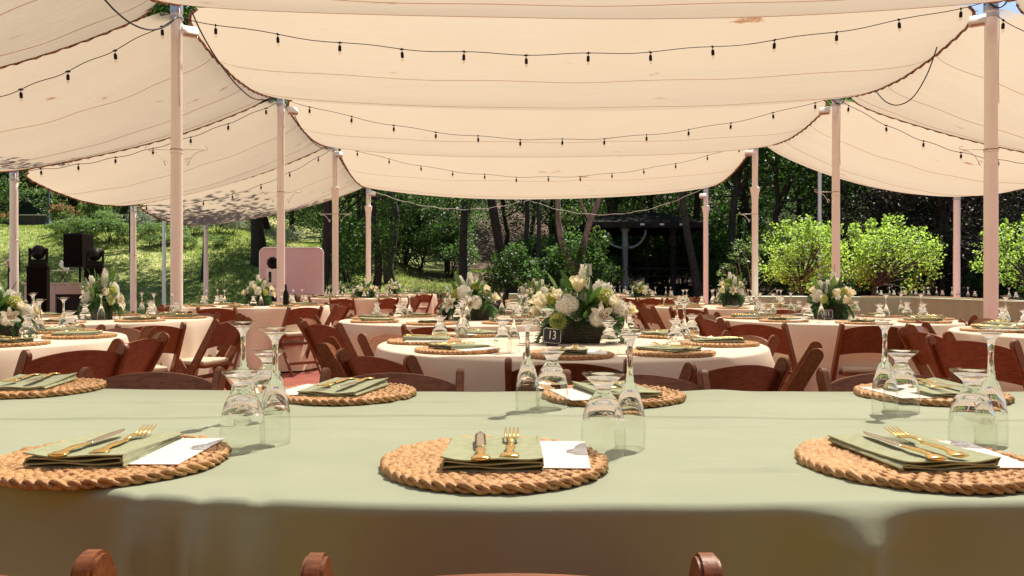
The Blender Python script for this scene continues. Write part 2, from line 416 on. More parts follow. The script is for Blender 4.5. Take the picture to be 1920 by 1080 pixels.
def sheet(A, B, C, D, s_row0, s_row1, s_side, s_mid, inset=.22, nu=56, nv=40, seed=0):
    """A,B near corners (left,right), C,D far corners: returns point function"""
    A, B, C, D = map(Vector, (A, B, C, D)); rr = random.Random(seed); ph = [rr.uniform(0, 6) for _ in range(6)]
    def P(u, v):
        p = (A * (1 - u) + B * u) * (1 - v) + (C * (1 - u) + D * u) * v
        bu, bv = 4 * u * (1 - u), 4 * v * (1 - v)
        srow = s_row0 * (1 - v) + s_row1 * v
        p.z -= srow * bu + s_side * bv * (1 - bu) + s_mid * bv * bu ** .7
        # pulled in at the corners where the ties reach for the poles
        cu = (1 - bu) ** 6; cv = (1 - bv) ** 6
        ctr = (A + B + C + D) / 4
        dx = Vector((ctr.x - p.x, ctr.y - p.y, 0)); dx.normalize()
        p += dx * inset * cu * cv
        # slack ripples running from the corners
        rp = .012 * math.sin(9 * u + 5 * v + ph[0]) * math.sin(7 * v + ph[1]) + .006 * math.sin(26 * v + 3 * u + ph[2]) * bu
        edge = (1 - bu) ** 2
        rp += .018 * edge * math.sin(34 * v + ph[3] + 6 * u) * bv
        p.z += rp * min(1, 6 * min(u, 1 - u) + .15)
        return p
    return P
def make_canopy(name, P, label, seams=(.31, .63, .88), ropes=(0, 1), rowrope=(), nu=56, nv=40):
    root = empty('shade_canopy', tuple(P(.5, .5)), 0, label, 'canopy', 'cream shade cloths stretched between the poles')
    o0 = Vector(root.location)
    v = [tuple(P(i / nu, j / nv) - o0) for j in range(nv + 1) for i in range(nu + 1)]
    f = [(j * (nu + 1) + i, j * (nu + 1) + i + 1, (j + 1) * (nu + 1) + i + 1, (j + 1) * (nu + 1) + i) for j in range(nv) for i in range(nu)]
    pyd('cloth', v, f, 'canopy', root, smooth=True)
    for s in seams:
        pts = [P(i / 40, s + .006 * math.sin(i * .7)) - o0 - Vector((0, 0, .004)) for i in range(41)]
        vv, ff = tube(pts, .0034, 5); pyd('seam', vv, ff, 'seam', root, smooth=True)
    for e in ropes:
        pts = [P(e, i / 60) - o0 - Vector((0, 0, .01 + .012 * math.sin(i * 2.1))) for i in range(61)]
        vv, ff = tube(pts, .019, 6); pyd('edge_rope', vv, ff, 'rope', root, smooth=True)
    for e in rowrope:
        pts = [P(i / 60, e) - o0 - Vector((0, 0, .008 + .010 * math.sin(i * 2.3))) for i in range(61)]
        vv, ff = tube(pts, .014, 6); pyd('edge_rope', vv, ff, 'rope', root, smooth=True)
    return root
mid_lab = {-2: 'cream shade cloth overhead behind the viewpoint', -1: 'cream shade cloth overhead above the sage table', 0: 'nearest cream shade cloth at the top edge, with rust spots',
           1: 'cream shade cloth between the nearest and second pole pairs', 2: 'cream shade cloth between the second and third pole pairs', 3: 'farthest cream shade cloth hanging lowest before the dark wood'}
for r in (-1, 0, 1, 2, 3):
    P = sheet((LX, ROWD[r], LZ[r]), (RX, ROWD[r], RZ[r]), (LX, ROWD[r + 1], LZ[r + 1]), (RX, ROWD[r + 1], RZ[r + 1]),
              .14, .14 if r < 3 else .30, .30 if r < 3 else .26, .46 if r < 3 else .40, seed=r + 5)
    make_canopy('c', P, mid_lab[r])
left_lab = {-1: 'cream shade cloth overhead left of the viewpoint', 0: 'left shade cloth filling the upper left corner', 1: 'large left shade cloth hanging behind the nearest left pole',
            2: 'left shade cloth sagging before the grassy slope with a dark rope edge', 3: 'farthest left shade cloth darkened by tree shadow above the pink panel'}
for r in (-1, 0, 1, 2, 3):
    P = sheet((OLX, ROWD[r], OLZ[r]), (LX - .06, ROWD[r], LZ[r] - .02), (OLX, ROWD[r + 1], OLZ[r + 1]), (LX - .06, ROWD[r + 1], LZ[r + 1] - .02),
              .16, .16, .20, .33, seed=r + 31)
    make_canopy('c', P, left_lab[r], ropes=(0,), rowrope=(1,))
right_lab = {-1: 'cream shade cloth overhead right of the viewpoint', 0: 'right shade cloth touching the upper right corner', 1: 'large right shade cloth behind the nearest right pole',
             2: 'right shade cloth sagging before the lime green trees'}
for r in (-1, 0, 1, 2):
    P = sheet((RX + .06, ROWD[r], RZ[r] - .02), (ORX, ROWD[r], ORZ[r]), (RX + .06, ROWD[r + 1], RZ[r + 1] - .02), (ORX, ROWD[r + 1], ORZ[r + 1]),
              .16, .20 if r < 2 else .34, .20, .34, seed=r + 51)
    make_canopy('c', P, right_lab[r], ropes=(1,), rowrope=(1,) if r < 2 else ())

# ------------------------------------------------------------------ string lights, cables, floodlights
def bulb_meshes():
    v, f = merge([lathe([(0, .030), (.010, .028), (.010, .0), (0, 0)], 8),
                  ([(p[0], p[1], p[2]) for p in lathe([(0, -.025), (.017, -.027), (.021, -.045), (.021, -.095), (.017, -.10), (0, -.10)], 10)[0]], lathe([(0, -.025), (.017, -.027), (.021, -.045), (.021, -.095), (.017, -.10), (0, -.10)], 10)[1]),
                  tube([(0, 0, .0), (0, 0, -.03)], .005, 5), tube([(-.03, 0, .012), (.03, 0, .012)], .009, 5)])
    sock = bpy.data.meshes.new('socket'); sock.from_pydata(v, [], f); sock.materials.append(MT['black'])
    v, f = lathe([(.012, -.10), (.018, -.115), (.020, -.130), (.015, -.145), (0, -.150)], 10)
    gl = bpy.data.meshes.new('bulb'); gl.from_pydata(v, [], f); gl.materials.append(MT['bulb']); gl.polygons.foreach_set('use_smooth', [True] * len(gl.polygons))
    return sock, gl
SOCK, GLB = bulb_meshes()
def string_light(A, B, sag, n, label, first=.5, r=.0048, mat='wire', bulbs=True, skip=(), sc=.85):
    A, B = Vector(A), Vector(B); root = empty('string_light', tuple(A), 0, label, 'string light', 'bulb strings hung across the shade canopy')
    def Q(t):
        p = A * (1 - t) + B * t; p.z -= sag * 4 * t * (1 - t) + .012 * math.sin(t * 47) ; return p
    pts = [Q(i / 60) - A for i in range(61)]
    v, f = tube(pts, r, 5); pyd('wire', v, f, mat, root, smooth=True)
    for k in range(n):
        if k in skip: continue
        t = (k + first) / n
        s = bpy.data.objects.new('socket', SOCK); COL.objects.link(s); s.parent = root; s.location = Q(t) - A - Vector((0, 0, .012)); s.scale = (sc,) * 3; s.rotation_euler = (random.uniform(-.08, .08), random.uniform(-.08, .08), random.uniform(0, 3))
        if bulbs:
            g = bpy.data.objects.new('bulb', GLB); COL.objects.link(g); g.parent = s
    return root
def PP(px, py, d): return (gx(px, d), d, gz(py, d))
string_light(PP(332, 32, 9.0), PP(1846, 4, 9.0), .50, 13, 'bulb string across the middle between the nearest pole pair', .62)
string_light(PP(533, 186, 13.3), PP(1560, 182, 13.3), .69, 13, 'bulb string across the middle between the second pole pair', .6, .0042)
string_light(PP(634, 272, 17.7), PP(1410, 268, 17.7), .735, 13, 'bulb string across the middle between the third pole pair', .6, .0042)
string_light(PP(694, 356, 22.1), PP(1000, 372, 23.0), .42, 3, 'pale bulb string looping left before the dark wood', .8, .006, 'wire_white', sc=1.1)
string_light(PP(985, 372, 23.0), PP(1320, 352, 22.1), .60, 4, 'pale bulb string looping right before the dark wood', .3, .006, 'wire_white', sc=1.1)
string_light(PP(326, 36, 9.0), PP(-380, 260, 9.0), .25, 8, 'bulb string running left from the nearest left pole', .25)
string_light(PP(520, 192, 13.3), PP(28, 322, 13.4), .22, 7, 'bulb string running left from the second left pole', .3, .005)
string_light(PP(624, 278, 17.7), PP(248, 384, 17.8), .40, 7, 'bulb string running left from the third left pole', .5, .005)
string_light(PP(1868, 28, 9.0), PP(2520, 240, 9.0), .3, 6, 'bulb string running right from the nearest right pole', .12)
string_light(PP(1570, 184, 13.3), PP(2060, 300, 13.4), .42, 7, 'bulb string running right from the second right pole', .3, .005)
def cable(pts, r, label, mat='wire'):
    P_ = [Vector(p) for p in pts]
    # Catmull-Rom through the points
    out = []
    for i in range(len(P_) - 1):
        a, b, c, d = P_[max(i - 1, 0)], P_[i], P_[i + 1], P_[min(i + 2, len(P_) - 1)]
        for k in range(8):
            t = k / 8
            out.append(.5 * ((2 * b) + (c - a) * t + (2 * a - 5 * b + 4 * c - d) * t * t + (3 * b - a - 3 * c + d) * t ** 3))
    out.append(P_[-1])
    o0 = out[0].copy(); v, f = tube([p - o0 for p in out], r, 6)
    return tag(pyd('power_cable', v, f, mat, smooth=True, loc=tuple(o0)), label, 'cable', 'cables drooping below the canopy')
cable([PP(358, 18, 9.1), PP(378, 62, 9.4), PP(405, 108, 9.9), PP(440, 155, 10.8), PP(470, 182, 11.8), PP(492, 187, 12.6), PP(508, 182, 13.2)], .009, 'black cable drooping from the nearest to the second left pole')
cable([PP(190, -8, 7.6), PP(218, 22, 7.8), PP(250, 46, 8.0), PP(284, 56, 8.3), PP(314, 47, 8.7), PP(330, 32, 9.1)], .009, 'black cable looping in the upper left corner before a pole')
cable([PP(1757, 88, 9.9), PP(1738, 140, 10.2), PP(1712, 182, 10.6), PP(1684, 197, 11.1), PP(1660, 190, 11.5), PP(1640, 168, 12.0)], .008, 'black cable loop hanging from the right canopy edge')
cable([PP(548, 205, 13.6), PP(560, 232, 14.2), PP(582, 262, 15.2), PP(603, 277, 16.4), PP(624, 277, 17.6)], .008, 'black cable drooping from the second to the third left pole')
cable([PP(1584, 184, 13.3), PP(1578, 194, 13.4), PP(1566, 192, 13.4), PP(1558, 182, 13.4)], .009, 'short black cable loop on the second right pole top')
cable([PP(1846, 8, 9.1), PP(1852, 4, 9.12), PP(1870, 14, 9.1), PP(1884, 8, 9.1), PP(1890, -4, 9.1)], .010, 'short black cable loop on the nearest right pole top')
def make_flood():
    root = empty('floodlight', (0, 0, 0), 0, 'f', 'floodlight')
    bm = bmesh.new(); R = Matrix.Rotation(math.radians(-38), 4, 'X')
    box(bm, (0, -.10, 0), (.17, .07, .13), .012, R); build('housing', bm, 'white_paint', root, True, sharp=35)
    bm = bmesh.new(); box(bm, (0, -.10 - .036 * math.cos(.66), -.036 * math.sin(.66) * -1 - .045), (.145, .006, .105), .003, R); build('lens', bm, 'lens', root)
    v, f = merge([tube([(-.09, -.10, .0), (-.09, -.03, .02), (0, 0, .02)], .008, 6), tube([(.09, -.10, 0), (.09, -.03, .02), (0, 0, .02)], .008, 6)])
    pyd('bracket', v, f, 'white_paint', root)
    bm = bmesh.new(); box(bm, (0, .02, .02), (.05, .05, .06), .008); build('mount', bm, 'black', root)
    return Proto(root)
FL = make_flood()
for px, py, d, rz, lab in ((352, 64, 9.12, .6, 'nearest left pole'), (544, 210, 13.4, .6, 'second left pole'), (632, 291, 17.75, .5, 'third left pole'), (697, 364, 22.1, .3, 'farthest left pole'),
                           (1834, 44, 9.12, -.6, 'nearest right pole'), (1549, 210, 13.4, -.6, 'second right pole'), (1406, 288, 17.75, -.5, 'third right pole'), (1318, 368, 22.1, -.3, 'farthest right pole')):
    FL.put(PP(px, py, d), rz, f'small white floodlight clamped near the top of the {lab}', 'floodlights on the canopy poles')
# ------------------------------------------------------------------ folding chair
def extr(bm, poly, x0, x1, bev=.004):
    vs = [bm.verts.new((x0, y, z)) for y, z in poly]
    fc = bm.faces.new(vs)
    r = bmesh.ops.extrude_face_region(bm, geom=[fc])
    nv = [e for e in r['geom'] if isinstance(e, bmesh.types.BMVert)]
    bmesh.ops.translate(bm, vec=(x1 - x0, 0, 0), verts=nv)
    if bev:
        es = [e for e in bm.edges if (e.verts[0] in nv) == (e.verts[1] in nv) and abs(e.verts[0].co.x - e.verts[1].co.x) < 1e-5 and (e.verts[0] in nv or e.verts[0] in vs)]
        bmesh.ops.bevel(bm, geom=es, offset=bev, segments=2, affect='EDGES')
def board(p0, p1, w, round_top=True):
    """side profile of a leaning board from p0 (bottom) to p1 (top), both (y,z)"""
    d = Vector((p1[0] - p0[0], p1[1] - p0[1])).normalized(); n = Vector((-d.y, d.x)) * (w / 2)
    k = p0[1]
    pl = [(p0[0] + n.x * 1, p0[1]), (p0[0] - n.x * 1, p0[1])] if False else [(p0[0] - w / 2 / max(.3, d.y), p0[1]), (p0[0] + w / 2 / max(.3, d.y), p0[1])]
    c = Vector(p1) - d * (w / 2)
    arc = []
    for i in range(9):
        a = PI * i / 8
        arc.append(tuple(c - n * math.cos(a) + d * (w / 2) * math.sin(a)))
    return pl + arc
def make_chair():
    root = empty('folding_chair', (0, 0, 0), 0, 'c', 'folding chair')
    top, foot = (-.235, .782), (.215, 0)
    dy = (top[0] - foot[0]) / (top[1] - foot[1])
    yl = lambda z: foot[0] + dy * z
    for s in (-1, 1):
        bm = bmesh.new(); extr(bm, board(foot, top, .056), s * .221, s * .197)
        build('back_post', bm, 'wood', root, True, sharp=40)
        bm = bmesh.new(); extr(bm, board((-.255, 0), (.115, .485), .040), s * .194, s * .174)
        build('rear_leg', bm, 'wood', root, True, sharp=40)
        v, f = xf(lathe([(0, .0035), (.007, .003), (.008, 0)], 8), Matrix.Translation((s * .221, yl(.45), .45)) @ Matrix.Rotation(s * PI / 2, 4, 'Y'))
        pyd('hinge_bolt', v, f, 'brass', root, True)
    # curved back panel
    nx, nz, th = 16, 8, .0065; v = []
    for side in (1, -1):
        for j in range(nz + 1):
            for i in range(nx + 1):
                u = -1 + 2 * i / nx; t = j / nz
                z0 = .560 + .020 * (1 - u * u); z1 = .734 + .034 * (1 - u * u) ** .8
                z = z0 + (z1 - z0) * t
                v.append((.197 * u, yl(z) - .010 * (1 - u * u) + side * th, z))
    W = nx + 1; o = W * (nz + 1); f = []
    for j in range(nz):
        for i in range(nx):
            a = j * W + i; f.append((a, a + 1, a + W + 1, a + W)); f.append((o + a + W, o + a + W + 1, o + a + 1, o + a))
    for i in range(nx):
        f.append((i + 1, i, o + i, o + i + 1)); a = nz * W + i; f.append((a, a + 1, o + a + 1, o + a))
    pyd('back_panel', v, f, 'wood', root, True).data.set_sharp_from_angle(angle=.8)
    bm = bmesh.new()
    box(bm, (0, .085, .432), (.338, .38, .022), .006); build('seat_frame', bm, 'wood', root, True, sharp=40)
    bm = bmesh.new(); box(bm, (0, .095, .457), (.322, .355, .034), .015, seg=4); build('seat_pad', bm, 'pad', root, True)
    for (y, z, w_) in ((yl(.13), .13, .394), (-.255 + .37 * .13 / .485, .13, .348), (yl(.34) , .34, .394)):
        bm = bmesh.new(); box(bm, (0, y, z), (w_, .018, .032), .004); build('stretcher', bm, 'wood', root, True, sharp=40)
    return Proto(root)
CHAIR = make_chair()
CG = 'wooden folding chairs around the tables'
def chair_at(x, y, tx, ty, label, z=0., sz=1.):
    """seat faces the point (tx,ty); (x,y) is where the top of the back stands"""
    d = Vector((tx - x, ty - y)).normalized(); rz = math.atan2(-d.x, d.y)
    return CHAIR.put((x + d.x * .235, y + d.y * .235, z), rz, label, CG, (1, 1, sz))

# ------------------------------------------------------------------ stemware, standing upside down
def glass_mesh(kind, seg):
    if kind == 'goblet':
        outer = [(.0372, .0), (.0381, .012), (.0384, .028), (.0372, .046), (.0345, .064), (.0298, .080), (.0235, .092), (.0170, .099), (.0142, .103), (.0136, .109), (.0150, .115), (.0205, .121), (.0290, .1285), (.0350, .1335), (.0358, .1350)]
        inner = [(0, .0900), (.008, .0892), (.016, .0862), (.0225, .0805), (.0285, .0722), (.0328, .060), (.0356, .044), (.0368, .028), (.0366, .012), (.0358, .0)]
        topz = .1362; dish = [(.0350, .1362), (.020, .1352), (.006, .1330), (0, .1328)]
    else:
        outer = [(.0262, 0), (.0270, .016), (.0274, .034), (.0262, .056), (.0226, .078), (.0172, .096), (.0118, .109), (.0078, .119), (.0058, .131), (.0050, .146), (.0047, .162), (.0052, .174), (.0068, .184), (.0110, .192), (.0190, .199), (.0278, .2045), (.0312, .2068)]
        inner = [(0, .1020), (.005, .1010), (.0108, .0955), (.0160, .0865), (.0208, .0745), (.0246, .055), (.0259, .034), (.0256, .016), (.0249, 0)]
        topz = .208; dish = [(.0308, .2082), (.018, .2072), (.006, .2045), (0, .2042)]
    rim = [((outer[0][0] + inner[-1][0]) / 2, -.0004 + .0004)]
    prof = inner + outer + dish
    v, f = lathe(prof, seg)
    me = bpy.data.meshes.new('glass'); me.from_pydata(v, [], f); me.materials.append(MT['glass']); me.update()
    bm = bmesh.new(); bm.from_mesh(me); bmesh.ops.remove_doubles(bm, verts=bm.verts[:], dist=1e-5); bmesh.ops.recalc_face_normals(bm, faces=bm.faces[:]); bm.to_mesh(me); bm.free()
    me.polygons.foreach_set('use_smooth', [True] * len(me.polygons))
    me.materials.append(MT['thin_glass']); zt = .060 if kind == 'goblet' else .070
    for p in me.polygons:
        zs = [me.vertices[i].co.z for i in p.vertices]; rs = [math.hypot(*me.vertices[i].co.xy) for i in p.vertices]
        p.material_index = 1 if .006 < max(zs) < zt or (min(zs) > topz * .93 and min(rs) > .014) else 0
    return me
GM = {(k, h): glass_mesh(k, 40 if h else 14) for k in ('goblet', 'wine') for h in (0, 1)}
def glass_at(kind, x, y, label, hi=False, z=TZ, s=1.):
    o = bpy.data.objects.new('water_goblet' if kind == 'goblet' else 'wine_glass', GM[(kind, 1 if hi else 0)]); COL.objects.link(o)
    o.location = (x, y, z + .0012); o.rotation_euler = (0, 0, random.uniform(0, 6)); o.scale = (s,) * 3
    return tag(o, label, 'glass', 'water goblets set upside down' if kind == 'goblet' else 'wine glasses set upside down')

# ------------------------------------------------------------------ braided place mat
def mat_mesh(rings, seg, per):
    """flat braids of three broad leaves, coiled outwards ring by ring"""
    v, f = [], []
    R = .175; wring = R / rings; rr = random.Random(3)
    for k in range(rings):
        r0 = R - wring * (k + .5)
        if r0 < .016: continue
        L_ = 2 * PI * r0; nb = max(2, round(L_ / .060)); n = max(18, nb * per)
        for s in range(3):
            c, w_, h_ = [], [], []
            j0 = rr.uniform(.92, 1.08); wob = [rr.uniform(-1, 1) for _ in range(nb * 2)]
            for i in range(n):
                a = 2 * PI * i / n; ph = nb * a + s * 2 * PI / 3
                jj = wob[int(ph / PI) % len(wob)]
                r = r0 + wring * .31 * math.sin(ph) + .0010 * jj
                z = .0068 + .0026 * math.sin(2 * ph + .2) + .0007 * jj
                c.append((a, r, z)); w_.append((.0064 + .0026 * abs(math.cos(ph))) * j0 * (1 + .10 * jj)); h_.append((.0031 + .0010 * abs(math.cos(ph))) * (1 + .08 * jj))
            P_ = [Vector((r * math.cos(a), r * math.sin(a), z)) for a, r, z in c]
            o = len(v)
            for i in range(n):
                t = (P_[(i + 1) % n] - P_[i - 1]).normalized(); up = Vector((0, 0, 1)); sd = t.cross(up).normalized(); up = sd.cross(t)
                roll = .45 * math.cos(nb * c[i][0] + s * 2 * PI / 3)
                for q in range(seg):
                    an = 2 * PI * q / seg + PI / seg; k_ = (1 + (.13 if q % 2 else -.13)) if seg > 8 else 1; x, y = math.cos(an) * k_, math.sin(an) * k_
                    x, y = math.copysign(abs(x) ** .85, x) * w_[i], math.copysign(abs(y) ** .9, y) * h_[i]
                    v.append(tuple(P_[i] + sd * (x * math.cos(roll) - y * math.sin(roll)) + up * (x * math.sin(roll) + y * math.cos(roll))))
            for i in range(n):
                for q in range(seg): f.append((o + i * seg + q, o + i * seg + (q + 1) % seg, o + ((i + 1) % n) * seg + (q + 1) % seg, o + ((i + 1) % n) * seg + q))
    a_, b_ = lathe([(0, .006), (R * .93, .006), (R * .93, .002), (0, .002)], 24); o = len(v); v += a_; f += [tuple(q + o for q in w) for w in b_]
    me = bpy.data.meshes.new('place_mat'); me.from_pydata(v, [], f); me.materials.append(MT['hyacinth']); me.polygons.foreach_set('use_smooth', [True] * len(f)); return me
MATS = {1: mat_mesh(9, 14, 18), 0: mat_mesh(9, 5, 9)}
def napkin_mesh(seed):
    """linen folded to a long rectangle: a serpentine of layers seen at the open front edge"""
    rr = random.Random(seed); w, ln, t = .150, .215, .0022
    ny = 14; rows = []
    nl = 4
    for j in range(ny + 1):
        q = j / ny; y = -ln / 2 + ln * q
        lift = .0022 * math.sin(3 * q + seed) + (.004 * (1 - q) ** 2)
        path = []
        for k in range(nl):
            z = .002 + k * .0035; ew = w / 2 - rr.uniform(0, .0015) - .004 * (k % 2 == 0)
            xs = [-ew + 2 * ew * i / 14 for i in range(15)]
            if k % 2: xs = xs[::-1]
            for x in xs:
                sag = .0016 * math.sin(9 * x / w + k * 1.7 + seed) * (k > 0) + lift * (k / 3) + .004 * (k / 3) * (abs(x) / (w / 2)) ** 3 * (1 - .5 * q)
                path.append((x + .006 * (q - .5) * math.sin(seed) * k / 3, z + sag))
            if k < nl - 1:
                sx = 1 if k % 2 == 0 else -1
                for a in (-.5, 0, .5):
                    path.append((sx * (ew + .0024 * math.cos(a * 2)), z + .00175 + .00175 * math.sin(a * 2)))
        # offset both sides
        P_ = [Vector(p) for p in path]; up, dn = [], []
        for i, p in enumerate(P_):
            tg = (P_[min(i + 1, len(P_) - 1)] - P_[max(i - 1, 0)]).normalized(); nn = Vector((-tg.y, tg.x)) * t / 2
            up.append(p + nn); dn.append(p - nn)
        rows.append([(p.x, y, p.y) for p in up] + [(p.x, y, p.y) for p in dn[::-1]])
    m = len(rows[0]); v = [p for r_ in rows for p in r_]; f = []
    for j in range(ny):
        for i in range(m):
            i2 = (i + 1) % m; f.append((j * m + i, j * m + i2, (j + 1) * m + i2, (j + 1) * m + i))
    h = m // 2
    for base, fl in ((0, 0), (ny * m, 1)):
        for i in range(h - 1):
            q = (base + i, base + m - 1 - i, base + m - 2 - i, base + i + 1); f.append(q[::-1] if fl else q)
    me = bpy.data.meshes.new('napkin'); me.from_pydata(v, [], f); me.materials.append(MT['napkin']); me.update()
    me.polygons.foreach_set('use_smooth', [True] * len(f)); me.set_sharp_from_angle(angle=.9); return me
NAPS = [napkin_mesh(s) for s in (1, 2, 4)]
def flat_strip(sec, nc=8):
    """sections (y, half width, thickness, z) -> lens-shaped closed strip along y"""
    v, f = [], []
    for y, w, t, z in sec:
        for k in range(nc):
            a = 2 * PI * k / nc; v.append((w * math.cos(a), y, z + t * .5 * math.sin(a)))
    n = len(sec)
    for i in range(n - 1):
        for k in range(nc): f.append((i * nc + k, i * nc + (k + 1) % nc, (i + 1) * nc + (k + 1) % nc, (i + 1) * nc + k))
    f.append(tuple(range(nc))[::-1]); f.append(tuple(range((n - 1) * nc, n * nc))); return v, f
def handle(y0, y1, z0=.004):
    s = []
    for i in range(33):
        q = i / 32; y = y0 + (y1 - y0) * q
        w = .0105 * math.exp(-((q - .10) / .13) ** 2) + .0046 + .0035 * math.exp(-((q - .62) / .2) ** 2) + .0012 * math.sin(q * 40) * (1 - q)
        if q < .03: w *= .45
        s.append((y, w, .0046 - .001 * q + .0010 * math.sin(q * 46) * (1 - q), z0 + .004 * math.sin(PI * q) * .6))
    return flat_strip(s, 10)
def cutlery():
    kr = empty('table_knife', (0, 0, 0), 0, 'k', 'knife')
    v, f = handle(-.105, -.012); pyd('handle', v, f, 'gold', kr, True)
    s = [(-.014 + .115 * q, .0088 * (1 - max(0, (q - .7) / .3) ** 2.2 * .85) - .002 * (q < .08), .0018, .0045 + .001 * q) for q in [i / 18 for i in range(19)]]
    v, f = flat_strip(s, 6); pyd('blade', v, f, 'steel', kr, True)
    fr = empty('table_fork', (0, 0, 0), 0, 'f', 'fork')
    v, f = handle(-.10, .0); pyd('handle', v, f, 'gold', fr, True)
    parts = [flat_strip([(-.002, .0042, .004, .0045), (.015, .0036, .004, .0075), (.030, .0055, .0032, .0075), (.042, .0125, .0028, .005), (.052, .0128, .0026, .0035)], 8)]
    for x in (-.0104, -.0035, .0035, .0104):
        parts.append(xf(flat_strip([(.049, .0021, .0026, .0035), (.075, .0018, .0024, .006), (.094, .0014, .0018, .010), (.100, .0006, .001, .0115)], 6), Matrix.Translation((x, 0, 0))))
    v, f = merge(parts); pyd('tines', v, f, 'gold', fr, True)
    return Proto(kr), Proto(fr)
KNIFE, FORK = cutlery()
def card_protos():
    out = []
    for s in (0,):
        root = empty('menu_card', (0, 0, 0), 0, 'm', 'menu card')
        bm = bmesh.new(); box(bm, (0, 0, .0008), (.098, .20, .0012)); build('card', bm, 'card', root)
        rr = random.Random(5 + s); v, f = [], []
        # faint handwriting-like strokes, too small in the photo to be read
        for ln in range(9):
            y = .082 - ln * .019; n = 60 if ln == 0 else 46; x0, x1 = (-.03, .036) if ln == 0 else (-.024 + rr.uniform(-.006, .006), .03 + rr.uniform(-.008, .008))
            pts = []
            for i in range(n):
                q = i / (n - 1); amp = (.0042 if ln == 0 else .0022) * (.5 + abs(math.sin(q * 9 + ln * 2)))
                pts.append((x0 + (x1 - x0) * q + .0012 * math.sin(i * 1.3), y + amp * math.sin(i * 1.15 + ln) + .0025 * (ln == 0) * q * 3, .0017))
            hw = .0005
            for i in range(n - 1):
                if ln and rr.random() < .08: continue
                a, b = Vector(pts[i]), Vector(pts[i + 1]); d = (b - a).normalized(); nn = Vector((-d.y, d.x, 0)) * hw
                o = len(v); v += [tuple(a - nn), tuple(b - nn), tuple(b + nn), tuple(a + nn)]; f.append((o, o + 1, o + 2, o + 3))
        pyd('lettering', v, f, 'ink', root); out.append(Proto(root))
    return out
CARD = card_protos()[0]
def mesh_thing(name, me, loc, rz, label, cat, group, scale=None):
    o = bpy.data.objects.new(name, me); COL.objects.link(o); o.location = loc; o.rotation_euler = (0, 0, rz)
    if scale: o.scale = scale
    return tag(o, label, cat, group)
def setting(x, y, rz, where, hi=False, cutl=True, card=True, glasses=((.18, .07), (.226, .12)), nap=(.0, .012), z=TZ, skip_glass=False, napkin_rot=0., scal=1., mat_rot=None):
    """a place setting: each piece is its own thing. local +y points away from the diner"""
    c, s = math.cos(rz), math.sin(rz)
    W = lambda a, b: (x + a * c - b * s, y + a * s + b * c)
    mesh_thing('place_mat', MATS[1 if hi else 0], (x, y, z + .001), mat_rot if mat_rot is not None else random.uniform(0, 6), f'braided straw mat at the {where}', 'place mat', 'braided straw place mats')
    nz = z + .0126; nx_, ny_ = W(*nap); nr = rz + napkin_rot
    mesh_thing('napkin', random.choice(NAPS), (nx_, ny_, nz), nr, f'folded sage napkin at the {where}', 'napkin', 'folded sage napkins')
    if cutl:
        cz = nz + .0175
        cn, sn = math.cos(nr), math.sin(nr)
        K = lambda a, b: (nx_ + a * cn - b * sn, ny_ + a * sn + b * cn)
        KNIFE.put((*K(-.022, -.010), cz), nr + random.uniform(-.04, .04), f'gold knife on napkin at the {where}', 'gold knives on napkins')
        FORK.put((*K(.026, .0), cz), nr + random.uniform(-.05, .05), f'gold fork on napkin at the {where}', 'gold forks on napkins')
    if card:
        cx_, cy_ = W(nap[0] + .100, nap[1] + .008)
        CARD.put((cx_, cy_, z + .0150), rz + random.uniform(-.06, .02), f'white menu card at the {where}', 'white menu cards')
    if not skip_glass:
        for (a, b), k in zip(glasses, ('goblet', 'wine')):
            gx_, gy_ = W(a, b)
            glass_at(k, gx_, gy_, f'upside-down {"water goblet" if k == "goblet" else "wine glass"} at the {where}', hi, z)

# ------------------------------------------------------------------ round tables
def round_cloth(x, y, label, seed, R=.915, fold=1.0, hem=.02, group='white cloths over round tables'):
    rr = random.Random(seed); seg = 160
    ph = [(rr.randint(3, 6), rr.uniform(0, 6), .45), (rr.randint(7, 11), rr.uniform(0, 6), .8), (rr.randint(13, 17), rr.uniform(0, 6), .55), (rr.randint(22, 27), rr.uniform(0, 6), .2)]
    v, f, rings = [(0, 0, TZ)], [], []
    prof = [(r, 0) for r in (.2, .45, .65, .8, .875)] + [(R - .010, -.0008), (R - .003, -.004), (R + .001, -.010)] + [(R + .002, -.02 - .72 * i / 16) for i in range(1, 17)]
    for k, (r, dz) in enumerate(prof):
        ring = []
        for i in range(seg):
            a = 2 * PI * i / seg; t = min(1, max(0, -dz / .72)); amp = .078 * t ** .75 * fold
            w_ = sum(c * math.cos(n * a + p + .25 * math.sin(2 * a) + t * .25 * math.sin(n + p)) for n, p, c in ph)
            w_ = math.copysign(abs(w_) ** .8, w_)
            # diagonal pull creases in the drop
            cr = .006 * math.sin(14 * a + 9 * t + seed) * t
            q = r + (amp * (w_ * .6 + .55) + cr if dz < -.015 else 0)
            zz = TZ + dz + (.0009 * math.sin(7 * a + r * 20) if dz == 0 else 0)
            if k == len(prof) - 1: zz = hem
            ring.append(len(v)); v.append((q * math.cos(a), q * math.sin(a), zz))
        rings.append(ring)
    for i in range(seg): f.append((0, rings[0][i], rings[0][(i + 1) % seg]))
    for a, b in zip(rings, rings[1:]):
        for i in range(seg): j = (i + 1) % seg; f.append((a[i], b[i], b[j], a[j]))
    o = pyd('tablecloth', v, f, 'white_cloth', None, True, (x, y, 0))
    return tag(o, label, 'tablecloth', group)
DIRS = ['near', 'near right', 'right', 'far right', 'far', 'far left', 'left', 'near left']
def dirname(th, used):
    """th degrees from the near side, towards the right"""
    order = sorted(range(8), key=lambda k: abs((th - 45 * k + 180) % 360 - 180))
    for k in order:
        if DIRS[k] not in used: used.add(DIRS[k]); return DIRS[k]
    return 'spare'
